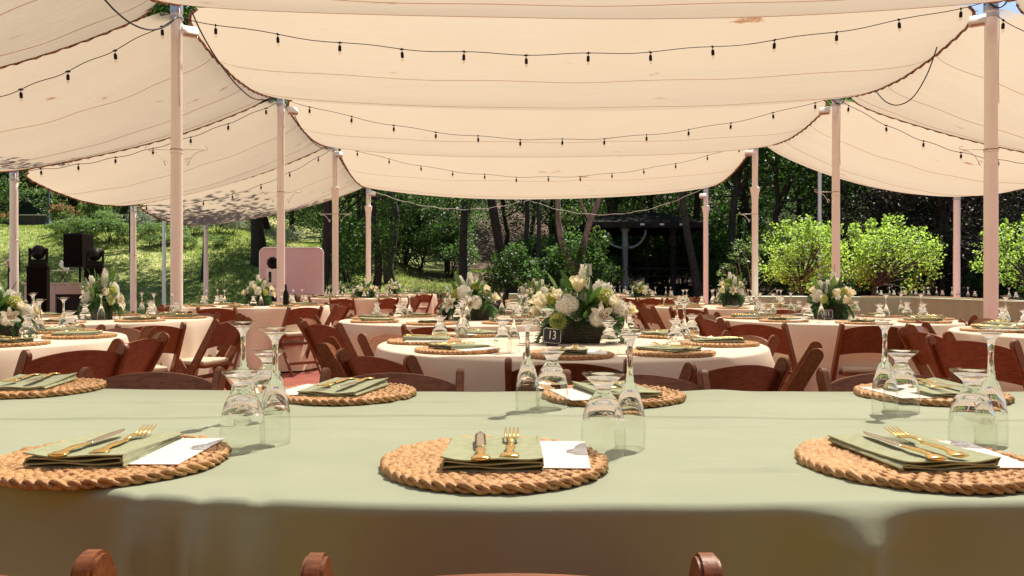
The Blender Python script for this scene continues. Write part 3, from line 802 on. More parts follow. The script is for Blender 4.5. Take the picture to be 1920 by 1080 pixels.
def table(x, y, desc, seats, seed, chairs=None, view=None, detail=2, cr=1.13, rm=.70, cloth_label=None, gl=None, gskip=()):
    rr = random.Random(seed)
    round_cloth(x, y, cloth_label or f'white cloth hanging to the floor over the {desc}', seed)
    used = set()
    for th in seats:
        nm = dirname(th, used); a = math.radians(th)
        mx, my = x + rm * math.sin(a), y - rm * math.cos(a)
        pxm = CX + F * mx / max(my, .3)
        if not (-130 < pxm < 2050): continue
        rz = math.atan2(math.sin(a), math.cos(a)) + rr.uniform(-.06, .06)
        setting(mx, my, rz, f'{nm} seat, {desc}', hi=y < 5, cutl=detail >= 2, card=detail >= 2, glasses=gl or ((.155 + rr.uniform(-.015, .015), .10 + rr.uniform(-.02, .02)), (.215 + rr.uniform(-.02, .02), .16 + rr.uniform(-.03, .03))),
                napkin_rot=rr.choice([0, 0, -.0, .12, -.15]))
    used = set()
    for ch in (chairs if chairs is not None else [(t + rr.uniform(-5, 5), cr + rr.uniform(-.02, .12)) for t in seats]):
        th, r_ = ch if isinstance(ch, tuple) else (ch, cr)
        nm = dirname(th, used); a = math.radians(th)
        X, Y = x + r_ * math.sin(a), y - r_ * math.cos(a)
        px = CX + F * X / max(Y, .3)
        if not (-130 < px < 2060): continue
        t = rr.uniform(-.09, .09)
        chair_at(X, Y, x + t * math.cos(a), y + t * math.sin(a), f'wooden chair at the {nm} side, {desc}')
S8 = lambda o: [o + 45 * k for k in range(8)]
T13 = (.315, 3.85); T11 = (2.64, 6.38); TC = (-.36, 6.25); TD = (-2.92, 4.05); TE = (-3.3, 6.4); TF = (-3.12, 10.0); TJ = (2.73, 9.6); TK = (3.6, 4.6)
table(*T13, 'round table numbered 13', [-5, -47, -91, 31, 80, 128, 172, -138], 13, chairs=[(-5, 1.05), (-46, 1.14), (-84, 1.16), (-118, 1.10), (24, 1.22), (67, 1.12), (112, 1.08), (165, 1.15)])
table(*T11, 'round table numbered 11', S8(-8), 11, chairs=[(-10, 1.14), (-45, 1.33), (-82, 1.08), (-130, 1.1), (175, 1.1), (130, 1.1), (88, 1.2), (40, 1.22)])
table(*TC, 'round table just behind number 13', S8(-12), 21, chairs=[(-4, 1.15), (-47, 1.22), (-92, 1.2), (-135, 1.15), (180, 1.1), (135, 1.1), (90, 1.12), (45, 1.2)], detail=1)
table(*TD, 'white table at the left edge', S8(16), 31, chairs=[(58, 1.36), (88, 1.12), (118, 1.1), (150, 1.1), (20, 1.15), (180, 1.1)])
table(*TE, 'white table before the DJ booth', S8(10), 41, chairs=[(41, 1.5), (72, 1.35), (108, 1.15), (150, 1.1), (-10, 1.15), (-45, 1.15), (-160, 1.1), (-100, 1.1)])
table(*TF, 'white table before the pink panel', S8(2), 51, chairs=[(-42, 1.2), (-4, 1.12), (44, 1.25), (84, 1.15), (-95, 1.1), (130, 1.1), (178, 1.1), (-138, 1.1)], detail=1)
table(*TJ, 'white table behind number 11', S8(-15), 61, chairs=[(-38, 1.22), (-75, 1.15), (10, 1.15), (58, 1.2), (100, 1.1), (140, 1.1), (180, 1.1), (-130, 1.1)], detail=1)
table(*TK, 'white table at the right edge', S8(-14), 71, chairs=[(-28, 1.12), (-62, 1.52), (-88, 1.22), (-125, 1.1), (164, 1.15), (-158, 1.25), (20, 1.1)])
TG = (-2.75, 15.2); TI = (2.62, 15.4); TN = (-4.2, 19.6); TM = (-2.6, 19.9); TO = (2.4, 19.8)
table(*TG, 'far round table left of centre', S8(4), 81, chairs=[(-6, 1.1), (-46, 1.2), (38, 1.12), (72, 1.2), (-78, 1.12), (120, 1.1), (180, 1.1), (-120, 1.1)], detail=0)
table(*TI, 'far round table right of centre', S8(-2), 91, chairs=[(-24, 1.12), (0, 1.12), (26, 1.12), (70, 1.15), (-70, 1.15), (110, 1.1), (180, 1.1), (-120, 1.1)], detail=0)
table(*TN, 'farthest table beside the pink panel', S8(4), 101, chairs=[(-46, 1.15), (0, 1.12), (46, 1.15), (90, 1.15)], detail=0)
table(*TM, 'farthest table left of centre', S8(9), 111, chairs=[(-6, 1.15), (40, 1.12), (86, 1.15)], detail=0)
table(*TO, 'farthest table right of centre', S8(3), 121, chairs=[(-46, 1.15), (0, 1.12), (46, 1.15), (90, 1.15)], detail=0)

# ------------------------------------------------------------------ foreground sage table
def yF(x): return 1.040 + (min(.13, .24 * x * x) if x < 0 else .045 * min(x, 1.5) ** 2)
def yB(x): return 2.145 + .07 * sstep(-.2, -1.5, x)
PLE = [(-.505, .022, .026, .22), (-.468, .013, .014, .2), (-.412, .022, .032, .25), (-.365, .018, .010, .3), (-.33, .022, .028, .25), (-.56, .03, -.008, .3), (.395, .06, -.008, .3), (.55, .07, -.006, .3), (.05, .2, .006, .5), (-.15, .12, -.004, .5), (.78, .05, .010, .4)]
def dip(x): return .042 * math.exp(-((x - .466) / .075) ** 2)
def drop_off(x, t):
    o = 0
    for xi, w_, a, tl in PLE: o += a * math.exp(-((x - xi) / w_) ** 2) * min(1, t / max(.05, tl * .35)) ** .8
    # gathered cloth pushed out under the right mat: a shelf that narrows downwards
    o += dip(x) * (.35 + .65 * min(1, t / .05)) * math.exp(-((x - .466) / (.075 - .045 * min(1, t / .07))) ** 2) * (1 - .8 * sstep(.06, .5, t))
    o += .014 * t * math.sin(x * 6.3) + .010 * t ** .8 * math.sin(x * 17 + 1) + .006 * t ** .7 * math.sin(x * 41 + 2 * math.sin(x * 5))
    return o
def sage_top(x, y):
    z = 0
    for yc, a, w_ in ((1.955, .0040, .006), (1.60, .0030, .005), (1.30, .0008, .006), (1.78, .0010, .009)):
        z += a * math.exp(-((y - yc - .012 * math.sin(x * 2.1) - .004 * math.sin(x * 9)) / w_) ** 2)
    # raised wrinkle in front of the right mat
    q = sstep(.24, .34, x) * (1 - sstep(.40, .52, x))
    d = y - (1.236 - .10 * (x - .37) ** 2 * 6)
    z += .0075 * q * math.exp(-(d / .010) ** 2) if d > 0 else .0075 * q * math.exp(-(d / .0035) ** 2)
    # slack lift at the far edge
    z += .006 * math.exp(-((x - .57) / .07) ** 2) * sstep(1.95, 2.13, y)
    # shallow sheen creases
    z += .0007 * math.sin(x * 23 + y * 31) * math.sin(y * 17 - x * 5)
    for xi in (-.505, -.412, -.33): z -= .006 * math.exp(-((x - xi) / .014) ** 2) * sstep(yF(xi) + .045, yF(xi), y)
    return z
def sage_cloth():
    xs = [-2.35 + i * .0125 for i in range(377)]
    prof = []                                         # (kind, parameter)
    for q in (1, .85, .7, .58, .47, .38, .31, .25, .20, .165, .135, .11, .09, .07, .052, .036, .02, .009): prof.append(('f', q))
    for i in range(6): prof.append(('rf', i / 6))
    for i in range(101): prof.append(('t', i / 100))
    for i in range(1, 7): prof.append(('rb', i / 6))
    for i in range(1, 8): prof.append(('b', i / 7))
    v = []; rad = .016
    for k, q in prof:
        for x in xs:
            a, b = yF(x), yB(x)
            if k == 'f': v.append((x, a - drop_off(x, q) - .0, TZ - rad - q * .71))
            elif k == 'rf': an = q * PI / 2; v.append((x, a + rad * (1 - math.cos(an)) - .35 * dip(x) * math.exp(-((x - .466) / .075) ** 2) * (1 - math.sin(an)), TZ + sage_top(x, a + rad) * math.sin(an) - rad + rad * math.sin(an)))
            elif k == 't': y = a + rad + (b - a - 2 * rad) * q; v.append((x, y, TZ + sage_top(x, y)))
            elif k == 'rb': an = q * PI / 2; v.append((x, b - rad + rad * math.sin(an), TZ + sage_top(x, b - rad) * math.cos(an) - rad + rad * math.cos(an)))
            else: v.append((x, b + .02 * q * math.sin(x * 11), TZ - rad - q * .71))
    w_ = len(xs); f = [(j * w_ + i, j * w_ + i + 1, (j + 1) * w_ + i + 1, (j + 1) * w_ + i) for j in range(len(prof) - 1) for i in range(w_ - 1)]
    tag(pyd('tablecloth', v, f, 'sage_cloth', smooth=True), 'sage green cloth over the long table filling the foreground', 'tablecloth')
sage_cloth()
FG = 'foreground sage table'
def near_setting(px, py, where, rz=0., glp=None, nap=(.0, .012), nrot=0., mrot=0.):
    d = F * (CZ - TZ) / (py - HY); x = gx(px, d)
    setting(x, d, rz, f'{where} seat, {FG}', hi=True, skip_glass=True, nap=nap, napkin_rot=nrot, mat_rot=mrot)
    for k, gp in zip(('goblet', 'wine'), glp or ()):
        dd = F * (CZ - TZ) / (gp[1] - HY); glass_at(k, gx(gp[0], dd), dd, f'upside down {"water goblet" if k == "goblet" else "wine glass"} at the {where} seat, {FG}', True)
near_setting(213, 868, 'front left', glp=((455, 843), (516, 832)), nap=(-.012, .012), mrot=.4)
near_setting(927, 874, 'front middle', glp=((1131, 852), (1181, 842)), nap=(.0, .010), mrot=2.)
near_setting(1716, 874, 'front right', glp=((1823, 840), (1858, 832)), nap=(-.006, .012), nrot=.10, mrot=3.1)
near_setting(62, 732, 'back far-left', rz=PI + .15, mrot=.9)
near_setting(650, 742, 'back left', rz=PI - .22, glp=((503, 772), (456, 792)), mrot=1.5)
near_setting(1150, 746, 'back middle', rz=PI + .25, glp=((1035, 764), (989, 770)), mrot=4.)
near_setting(1745, 744, 'back right', rz=PI + .12, glp=((1690, 771), (1659, 777)), mrot=5.)
for px, py, w_ in ((1.0, 0, 'front middle'),):
    chair_at(.008, .842, .008, 3, f'wooden chair at the front middle of the {FG}', sz=.967)
chair_at(-.655, .852, -.66, 3, f'wooden chair at the front left of the {FG}', sz=.967)
chair_at(.70, .735, .72, 3, f'wooden chair at the front right of the {FG}', sz=.967)
for x, y, tx, nm in ((-1.10, 2.52, -1.08, 'back left'), (-.345, 2.50, -.36, 'back middle'), (.40, 2.46, .41, 'back right of centre'), (1.20, 2.50, 1.18, 'back right'), (1.86, 2.50, 1.84, 'back rightmost')):
    chair_at(x, y, tx, .5, f'wooden chair at the {nm} of the {FG}')

# ------------------------------------------------------------------ long sage tables farther back
def long_cloth(x0, y0, x1, y1, w_, label, seed, top=TZ):
    """rectangular draped table from (x0,y0) to (x1,y1), width w_ to the left of that direction"""
    rr = random.Random(seed); A = Vector((x0, y0)); B = Vector((x1, y1)); d = (B - A); ln = d.length; d.normalize(); n = Vector((-d.y, d.x))
    per = [];
    st = .03
    cor = [A, B, B + n * w_, A + n * w_]
    for a, b in zip(cor, cor[1:] + cor[:1]):
        k = max(2, int((b - a).length / st))
        for i in range(k): per.append(a + (b - a) * i / k)
    c = sum(cor, Vector((0, 0))) / 4; m = len(per); o0 = A.copy()
    ph = [rr.uniform(0, 6) for _ in range(4)]
    v, f = [], []
    lv = [(0, 0, 0), (.004, -.003, 0), (.008, -.012, 0)] + [(.010, -.02 - .72 * i / 10, i / 10) for i in range(1, 11)]
    s = 0
    for out, dz, t in lv:
        for i, p in enumerate(per):
            tg = (per[(i + 1) % m] - per[i - 1]).normalized(); nn = Vector((tg.y, -tg.x))
            fo = .022 * t ** .8 * (math.sin(i * st * 19 + ph[0]) + .6 * math.sin(i * st * 43 + ph[1]) + .5 * math.sin(i * st * 8 + ph[2])) + .03 * t
            q = p + nn * (out + fo); v.append((q.x - o0.x, q.y - o0.y, top + dz))
    for j in range(len(lv) - 1):
        for i in range(m): i2 = (i + 1) % m; f.append((j * m + i, j * m + i2, (j + 1) * m + i2, (j + 1) * m + i))
    f.append(tuple(range(m)))
    o = pyd('tablecloth', v, f, 'sage_cloth', None, True, (o0.x, o0.y, 0)); o.data.set_sharp_from_angle(angle=1.0)
    return tag(o, label, 'tablecloth', 'sage cloths over long tables')
long_cloth(5.05, 16.9, 6.45, 16.75, .76, 'sage cloth over the short long-table seen left of the lime trees', 1)
long_cloth(6.95, 16.2, 8.80, 15.9, .76, 'sage cloth over the long table in front of the lime trees', 2)
long_cloth(8.62, 15.4, 8.62, 12.2, -.80, 'sage cloth over the long table turning towards the right edge', 3)
long_cloth(.02, 8.2, .02, 13.0, -.9, 'sage cloth over the table hidden behind the number 13 flowers', 4)
for i in range(9):
    y = 8.5 + i * .53
    for s, nm in ((-1, 'left'), (1, 'right')):
        wh = f'{nm} side of the sage table behind number 13, {["first", "second", "third", "fourth", "fifth", "sixth", "seventh", "eighth", "ninth"][i]} seat'
        x = .47 + s * .27
        mesh_thing('place_mat', MATS[0], (x, y, TZ + .001), random.uniform(0, 6), f'straw mat at the {wh}', 'place mat', 'braided straw place mats')
        mesh_thing('napkin', NAPS[i % 3], (x, y, TZ + .0126), s * PI / 2, f'folded napkin at the {wh}', 'napkin', 'folded sage napkins')
        if i % 2 == 0 or s < 0:
            glass_at('goblet', x - s * .05, y + .2, f'water goblet at the {wh}'); glass_at('wine', x - s * .11, y + .24, f'wine glass at the {wh}')
ORD = ['first', 'second', 'third', 'fourth', 'fifth', 'sixth', 'seventh', 'eighth', 'ninth', 'tenth', 'eleventh', 'twelfth']
pairs = [(1645, 1652), (1668, 1676), (1690, 1697), (1709, 1717), (1732, 1741), (1756, 1767), (1785, 1797), (1815, 1828), (1855, 1866), (1892, 1905)]
for i, (a, b) in enumerate(pairs):
    d = 16.45 if i < 6 else 15.6 - (i - 6) * .75
    glass_at('wine', gx(a, d), d, f'{ORD[i]} wine glass from the left on the sage tables by the lime trees')
    glass_at('goblet', gx(b, d), d, f'{ORD[i]} water goblet from the left on the sage tables by the lime trees')
    mesh_thing('place_mat', MATS[0], (gx(a, d) - .18, d - (.06 if i < 6 else .1), TZ + .001), 0, f'{ORD[i]} straw mat from the left on the sage tables by the lime trees', 'place mat', 'braided straw place mats')
for i in range(4):
    d = 23.6; px = 972 + i * 9
    glass_at('wine', gx(px, 21.2), 21.2, f'{ORD[i]} of four tiny wine glasses in the distance behind number 13', z=TZ)
long_cloth(gx(955, 21), 20.9, gx(1030, 21), 20.9, .6, 'sage cloth over the distant table behind the number 13 flowers', 6)
# ------------------------------------------------------------------ flower arrangements
def petal(w, l, cup, curl, nu=4, nv=5, ruffle=0., tip=.5):
    """petal growing along +z from the origin, facing -y; cup bends edges inwards, curl bends the tip outwards"""
    v, f = [], []
    for j in range(nv + 1):
        t = j / nv; ww = w * (math.sin(PI * (t ** .75 * .80 + .06)) ** tip)
        for i in range(nu + 1):
            u = -1 + 2 * i / nu
            v.append((ww * u, -cup * (u * u) * ww - 0 + curl * t * t * l + ruffle * math.sin(u * 5) * t, l * (t - .10 * abs(u) * t * t)))
    W = nu + 1
    for j in range(nv):
        for i in range(nu): f.append((j * W + i, j * W + i + 1, (j + 1) * W + i + 1, (j + 1) * W + i))
    return v, f
def aim(p, d, roll=0.):
    q = Vector(d).normalized().to_track_quat('Z', 'Y'); return Matrix.Translation(p) @ q.to_matrix().to_4x4() @ Matrix.Rotation(roll, 4, 'Z')
def rose(r=.036, h=.062, seed=0):
    rr = random.Random(seed); parts = []
    n = 16
    for k in range(n):
        q = k / (n - 1); a = k * 2.39996 + rr.uniform(-.15, .15)
        rad = r * (.10 + .62 * q ** .8); ht = h * (.92 - .10 * q + rr.uniform(-.03, .03)); wd = r * (.42 + .62 * q)
        P_ = petal(wd, ht, .55 / max(.35, q + .2) * .55, -.10 + .30 * q ** 2, ruffle=.001, tip=.42)
        v = []
        for x, y, z in P_[0]:
            t = max(0, z / ht)
            bul = rad * (math.sin(min(1, t * 1.25) * PI * .55) ** .7) * (1.0 if q > .3 else .9)
            an = a + x / max(.012, bul + .012) * .75
            R_ = bul + y * .35 + (.22 * r * q * max(0, t - .72) / .28)
            v.append((R_ * math.cos(an), R_ * math.sin(an), z))
        parts.append((v, P_[1]))
    parts.append(lathe([(0, 0), (r * .30, .004), (r * .45, h * .22), (r * .5, h * .55), (r * .25, h * .80), (0, h * .84)], 10))
    return merge(parts)
def florets(pts, s, rr, npet=4):
    parts = []
    for p, d in pts:
        M = aim(p, d, rr.uniform(0, 6))
        for k in range(npet):
            a = 2 * PI * k / npet
            q = [(0, 0, 0), (s * .55 * math.cos(a - .55), s * .55 * math.sin(a - .55), s * .18), (s * math.cos(a), s * math.sin(a), s * (.05 + rr.uniform(0, .25))), (s * .55 * math.cos(a + .55), s * .55 * math.sin(a + .55), s * .18)]
            parts.append(([tuple(M @ Vector(w_)) for w_ in q], [(0, 1, 2, 3)]))
    return merge(parts)
def lily(s=.06):
    parts = []
    for k in range(6):
        P_ = petal(s * (.24 if k % 2 else .30), s * 1.25, .4, .0, 4, 8, tip=.75)
        v = []
        for x, y, z in P_[0]:
            t = z / (s * 1.25); an = .30 + 1.15 * t
            rr_ = s * (.06 + .95 * t * math.sin(min(1.5, an))); zz = s * (1.0 * t * math.cos(an * .62) + .05)
            zz -= .25 * s * max(0, t - .7)
            v.append((x, -(rr_ + y * .3), zz))
        parts.append(xf((v, P_[1]), Matrix.Rotation(2 * PI * k / 6, 4, 'Z')))
    return merge(parts)
def stamens(s=.06):
    parts = []
    for k in range(6):
        a = 2 * PI * k / 6 + .3; e = (s * .32 * math.cos(a), s * .32 * math.sin(a), s * .72)
        parts.append(tube([(0, 0, s * .1), (e[0] * .5, e[1] * .5, s * .45), e], .0009, 4))
        parts.append(tube([(e[0] - .006 * math.sin(a), e[1] + .006 * math.cos(a), e[2]), (e[0] + .006 * math.sin(a), e[1] - .006 * math.cos(a), e[2])], .0022, 5))
    return merge(parts)
def blade(w, l, bend, nv=7, fold=.25):
    v, f = [], []
    for j in range(nv + 1):
        t = j / nv; ww = w * math.sin(PI * min(1, t * .93 + .05)) ** .8; an = bend * t
        y = -l * t * math.sin(an); z = l * t * math.cos(an)
        v += [(-ww, y - fold * ww, z), (0, y, z), (ww, y - fold * ww, z)]
    for j in range(nv):
        for i in range(2): f.append((j * 3 + i, j * 3 + i + 1, j * 3 + i + 4, j * 3 + i + 3))
    return v, f
def fern(l, bend, n=16):
    parts = []
    for j in range(n):
        t = (j + 1) / n; an = bend * t; p = Vector((0, -l * t * math.sin(an), l * t * math.cos(an)))
        ll = l * .30 * math.sin(PI * min(1, t * .88 + .10)) + .004
        for s in (-1, 1):
            d = Vector((s * 1.0, -.35 * math.sin(an) - .25, .55 - .3 * t)).normalized()
            e = p + d * ll; sd = Vector((0, -.3, 1)).normalized() * ll * .21
            m_ = p + d * ll * .5
            parts.append(([tuple(p), tuple(m_ - sd), tuple(e), tuple(m_ + sd)], [(0, 1, 2, 3)]))
    parts.append(tube([(0, -l * t * math.sin(bend * t), l * t * math.cos(bend * t)) for t in [i / 8 for i in range(9)]], .0012, 4))
    return merge(parts)
def arrangement(seed, label, roses, stocks, hyd, limes, lilies, tall=.15):
    """low box of mixed flowers; every flower is a part"""
    rr = random.Random(seed); root = empty('flower_arrangement', (0, 0, 0), 0, label, 'flowers')
    bm = bmesh.new(); box(bm, (0, 0, .048), (.27, .13, .096), .003); build('box', bm, 'boxwood', root)
    base = Vector((0, 0, .09))
    def out(az, el, r):
        return Vector((r * math.cos(el) * math.cos(az) * 1.15, r * math.cos(el) * math.sin(az) * .85, r * math.sin(el)))
    # greenery
    parts = []
    for k in range(120):
        az = rr.uniform(0, 2 * PI); el = rr.uniform(-.05, 1.4); d = out(az, el, 1).normalized(); p = base + d * rr.uniform(.02, .13)
        parts.append(xf(blade(rr.uniform(.011, .02), rr.uniform(.06, .115), rr.uniform(.1, .8)), aim(p, d + Vector((rr.uniform(-.3, .3), rr.uniform(-.3, .3), rr.uniform(-.2, .3))), rr.uniform(0, 6))))
    for k in range(7):
        az = rr.uniform(0, 2 * PI); d = out(az, rr.uniform(.55, 1.2), 1).normalized(); p = base + d * rr.uniform(.12, .19)
        parts.append(xf(blade(rr.uniform(.013, .02), rr.uniform(.09, .125), rr.uniform(.0, .4)), aim(p, d + Vector((0, 0, .5)), rr.uniform(0, 6))))
    v, f = merge(parts); pyd('greenery', v, f, 'green_floral', root, True)
    # loose ferns around the rim
    parts = []
    for k in range(36):
        az = 2 * PI * k / 36 + rr.uniform(-.2, .2); d = Vector((math.cos(az) * 1.2, math.sin(az), rr.uniform(.1, .9))); p = base + Vector((math.cos(az) * .08, math.sin(az) * .045, rr.uniform(-.01, .04)))
        parts.append(xf(fern(rr.uniform(.12, .21), rr.uniform(.8, 1.7)), aim(p, d, rr.uniform(-.5, .5))))
    v, f = merge(parts); pyd('fern', v, f, 'fern', root)
    # grey-green round leaves
    parts = []
    for k in range(16):
        az = rr.uniform(0, 2 * PI); d = out(az, rr.uniform(.05, .9), 1).normalized(); p = base + d * rr.uniform(.13, .22)
        P_ = petal(.019, .042, .1, .2, 4, 4, tip=.5); parts.append(xf(P_, aim(p, d + Vector((rr.uniform(-.5, .5), rr.uniform(-.5, .5), 0)), rr.uniform(0, 6))))
    v, f = merge(parts); pyd('eucalyptus_foliage', v, f, 'euca', root, True)
    def flower(name, vf, mat, d, r, face=None, roll=0.):
        p = base + d * r
        M = aim(p, face or d, roll); v, f = xf(vf, M); o = pyd(name, v, f, mat, root, True); return o, M
    for az, el, r, s in roses:
        d = out(math.radians(az), math.radians(el), 1).normalized()
        flower('rose', rose(.040 * s, .066 * s, rr.randint(0, 99)), 'rose', d, r, (d + Vector((0, 0, .45))), rr.uniform(0, 6))
    for az, el, r, ln in stocks:
        d = (out(math.radians(az), math.radians(el), 1).normalized() + Vector((0, 0, .5))).normalized(); pts = []
        for k in range(46):
            t = k / 45; a = k * 2.4; rad = .026 * (1 - .75 * t) + .004
            side = d.orthogonal().normalized(); side = Quaternion(d, a) @ side
            pts.append((tuple(base + d * (r + ln * t) + side * rad), side + d * .5))
        v, f = florets(pts, .017, rr, 4); pyd('stock_flower', v, f, 'white_petal', root)
        e = base + d * (r + ln)
        pts = [(tuple(e + d * (.012 * k) + Vector((rr.uniform(-.006, .006), rr.uniform(-.006, .006), 0))), d) for k in range(5)]
        v, f = merge([florets(pts, .008, rr, 4), tube([tuple(base), tuple(e + d * .06)], .002, 5)]); pyd('stock_tip', v, f, 'green_floral', root)
    for az, el, r, rad in hyd:
        d = out(math.radians(az), math.radians(el), 1).normalized(); c = base + d * r; pts = []
        for k in range(110):
            z = 1 - 1.7 * (k + .5) / 110; a = k * 2.39996; q = math.sqrt(max(0, 1 - z * z)); dd = Vector((q * math.cos(a), q * math.sin(a), z))
            dd = d.to_track_quat('Z', 'Y') @ dd; pts.append((tuple(c + dd * rad * rr.uniform(.88, 1.08)), dd))
        v, f = merge([florets(pts, .017, rr, 4), xf(lathe([(0, -.85), (.5, -.7), (.85, -.2), (.85, .3), (.5, .75), (0, .88)], 12), Matrix.Translation(c) @ Matrix.Diagonal((rad * .92, rad * .92, rad * .92, 1)))]); pyd('hydrangea', v, f, 'white_petal', root)
    for az, el, r, s in limes:
        d = out(math.radians(az), math.radians(el), 1).normalized(); c = base + d * r; pts = []
        for k in range(44):
            z = 1 - 1.2 * (k + .5) / 44; a = k * 2.39996; q = math.sqrt(max(0, 1 - z * z)); dd = d.to_track_quat('Z', 'Y') @ Vector((q * math.cos(a), q * math.sin(a), z)); pts.append((tuple(c + dd * s * .8), dd + d * .8))
        v, f = merge([florets(pts, s * .5, rr, 5), xf(lathe([(0, -.7), (.6, -.5), (.8, 0), (.5, .55), (0, .7)], 10), Matrix.Translation(c) @ Matrix.Diagonal((s * .8, s * .8, s * .8, 1)))]); pyd('carnation', v, f, 'yellowgreen', root)
    for az, el, r, s in lilies:
        d = out(math.radians(az), math.radians(el), 1).normalized(); o, M = flower('lily', lily(s), 'lily', d, r, d + Vector((0, -.2, .25)))
        v, f = xf(stamens(s), M); pyd('stamens', v, f, 'anther', o)
    pts = []
    for k in range(9):
        az = rr.uniform(0, 2 * PI); d = out(az, rr.uniform(.15, 1.1), 1).normalized(); c = base + d * rr.uniform(.15, .21)
        for j in range(14): pts.append((tuple(c + Vector((rr.gauss(0, .018), rr.gauss(0, .018), rr.gauss(0, .016)))), (rr.gauss(0, 1), rr.gauss(0, 1), 1)))
    v, f = florets(pts, .0065, rr, 4); pyd('babys_breath', v, f, 'white_petal', root)
    return Proto(root)
hero = arrangement(1, 'a', roses=[(205, 26, .185, 1.15), (262, 62, .155, 1.25), (150, 30, .16, 1.05), (60, 36, .16, 1.0), (-2, 14, .20, .95), (230, 40, .16, .85), (312, 30, .17, .8), (176, 12, .18, .9)],
                   stocks=[(280, 70, .16, .10), (30, 50, .13, .08), (120, 45, .13, .09), (350, 40, .15, .06)], hyd=[(246, 30, .155, .044), (75, 30, .14, .048), (335, 24, .18, .034), (290, 8, .14, .03)],
                   limes=[(238, 4, .165, .036), (318, 44, .17, .040), (110, 20, .16, .034), (200, 44, .17, .03)], lilies=[(290, 10, .155, .058), (352, 20, .19, .045), (20, 20, .17, .05), (186, 8, .20, .045)])
alt = arrangement(5, 'a', roses=[(318, 40, .16, 1.0), (345, 18, .17, 1.05), (90, 40, .14, 1.), (180, 30, .15, .9)],
                  stocks=[(265, 75, .13, .11), (200, 60, .14, .09), (60, 50, .12, .09)], hyd=[(250, 42, .14, .052), (282, 12, .15, .044), (90, 20, .12, .045)],
                  limes=[(225, 38, .15, .040), (300, 66, .16, .032), (200, 14, .17, .032), (350, 50, .15, .03)], lilies=[(228, 6, .165, .07), (270, 5, .16, .06), (40, 20, .16, .06)])
AG = 'flower arrangements in dark wooden boxes'
def flowers(P_, x, y, rz, sc, label): P_.put((x, y, TZ + .001), rz, label, AG, sc)
flowers(hero, T13[0] + .055, T13[1] + .02, 0, (1.1, 1.0, 1.06), 'large flower arrangement with cream roses and a lily behind the 13 sign')
flowers(alt, TC[0] + .10, TC[1] - .02, 0, (1.05, 1.05, 1.1), 'white and lime flower arrangement left of the number 13 flowers')
flowers(hero, T11[0] - .03, T11[1] + .02, 1.9, (.88, .88, 1.08), 'flower arrangement with a tall white stock behind the 11 sign')
flowers(alt, TE[0] + .10, TE[1] - .05, 2.3, (.86, .86, 1.2), 'flower arrangement in front of the DJ booth at left')
flowers(hero, TF[0] + .06, TF[1], 3.6, (.85, .85, 1.1), 'flower arrangement just left of the pink panel')
flowers(alt, TJ[0], TJ[1] - .02, 4.0, (.92, .92, 1.25), 'flower arrangement between two thin poles at right with sapling behind')
flowers(hero, TD[0] + .30, TD[1] + .05, .6, .9, 'flower arrangement cut off by the left edge')
flowers(hero, TG[0] + .12, TG[1], 2.8, 1.0, 'flower arrangement on the far round table left of centre')
flowers(alt, TI[0], TI[1], 1.1, (1.1, 1.1, .95), 'flower arrangement on the far round table right of centre')
flowers(alt, TN[0] + .1, TN[1], 3.0, 1.05, 'flower arrangement on the farthest table beside the pink panel')
flowers(hero, TM[0] - .15, TM[1], 5.0, 1.1, 'flower arrangement on the farthest table left of centre')
flowers(hero, TO[0], TO[1], 4.4, 1.05, 'flower arrangement on the farthest table right of centre')
flowers(alt, .42, 9.25, .8, (1.0, 1.0, .98), 'first flower arrangement on the sage table behind number 13')
flowers(hero, .40, 11.6, 2.2, 1.0, 'second flower arrangement on the sage table behind number 13')

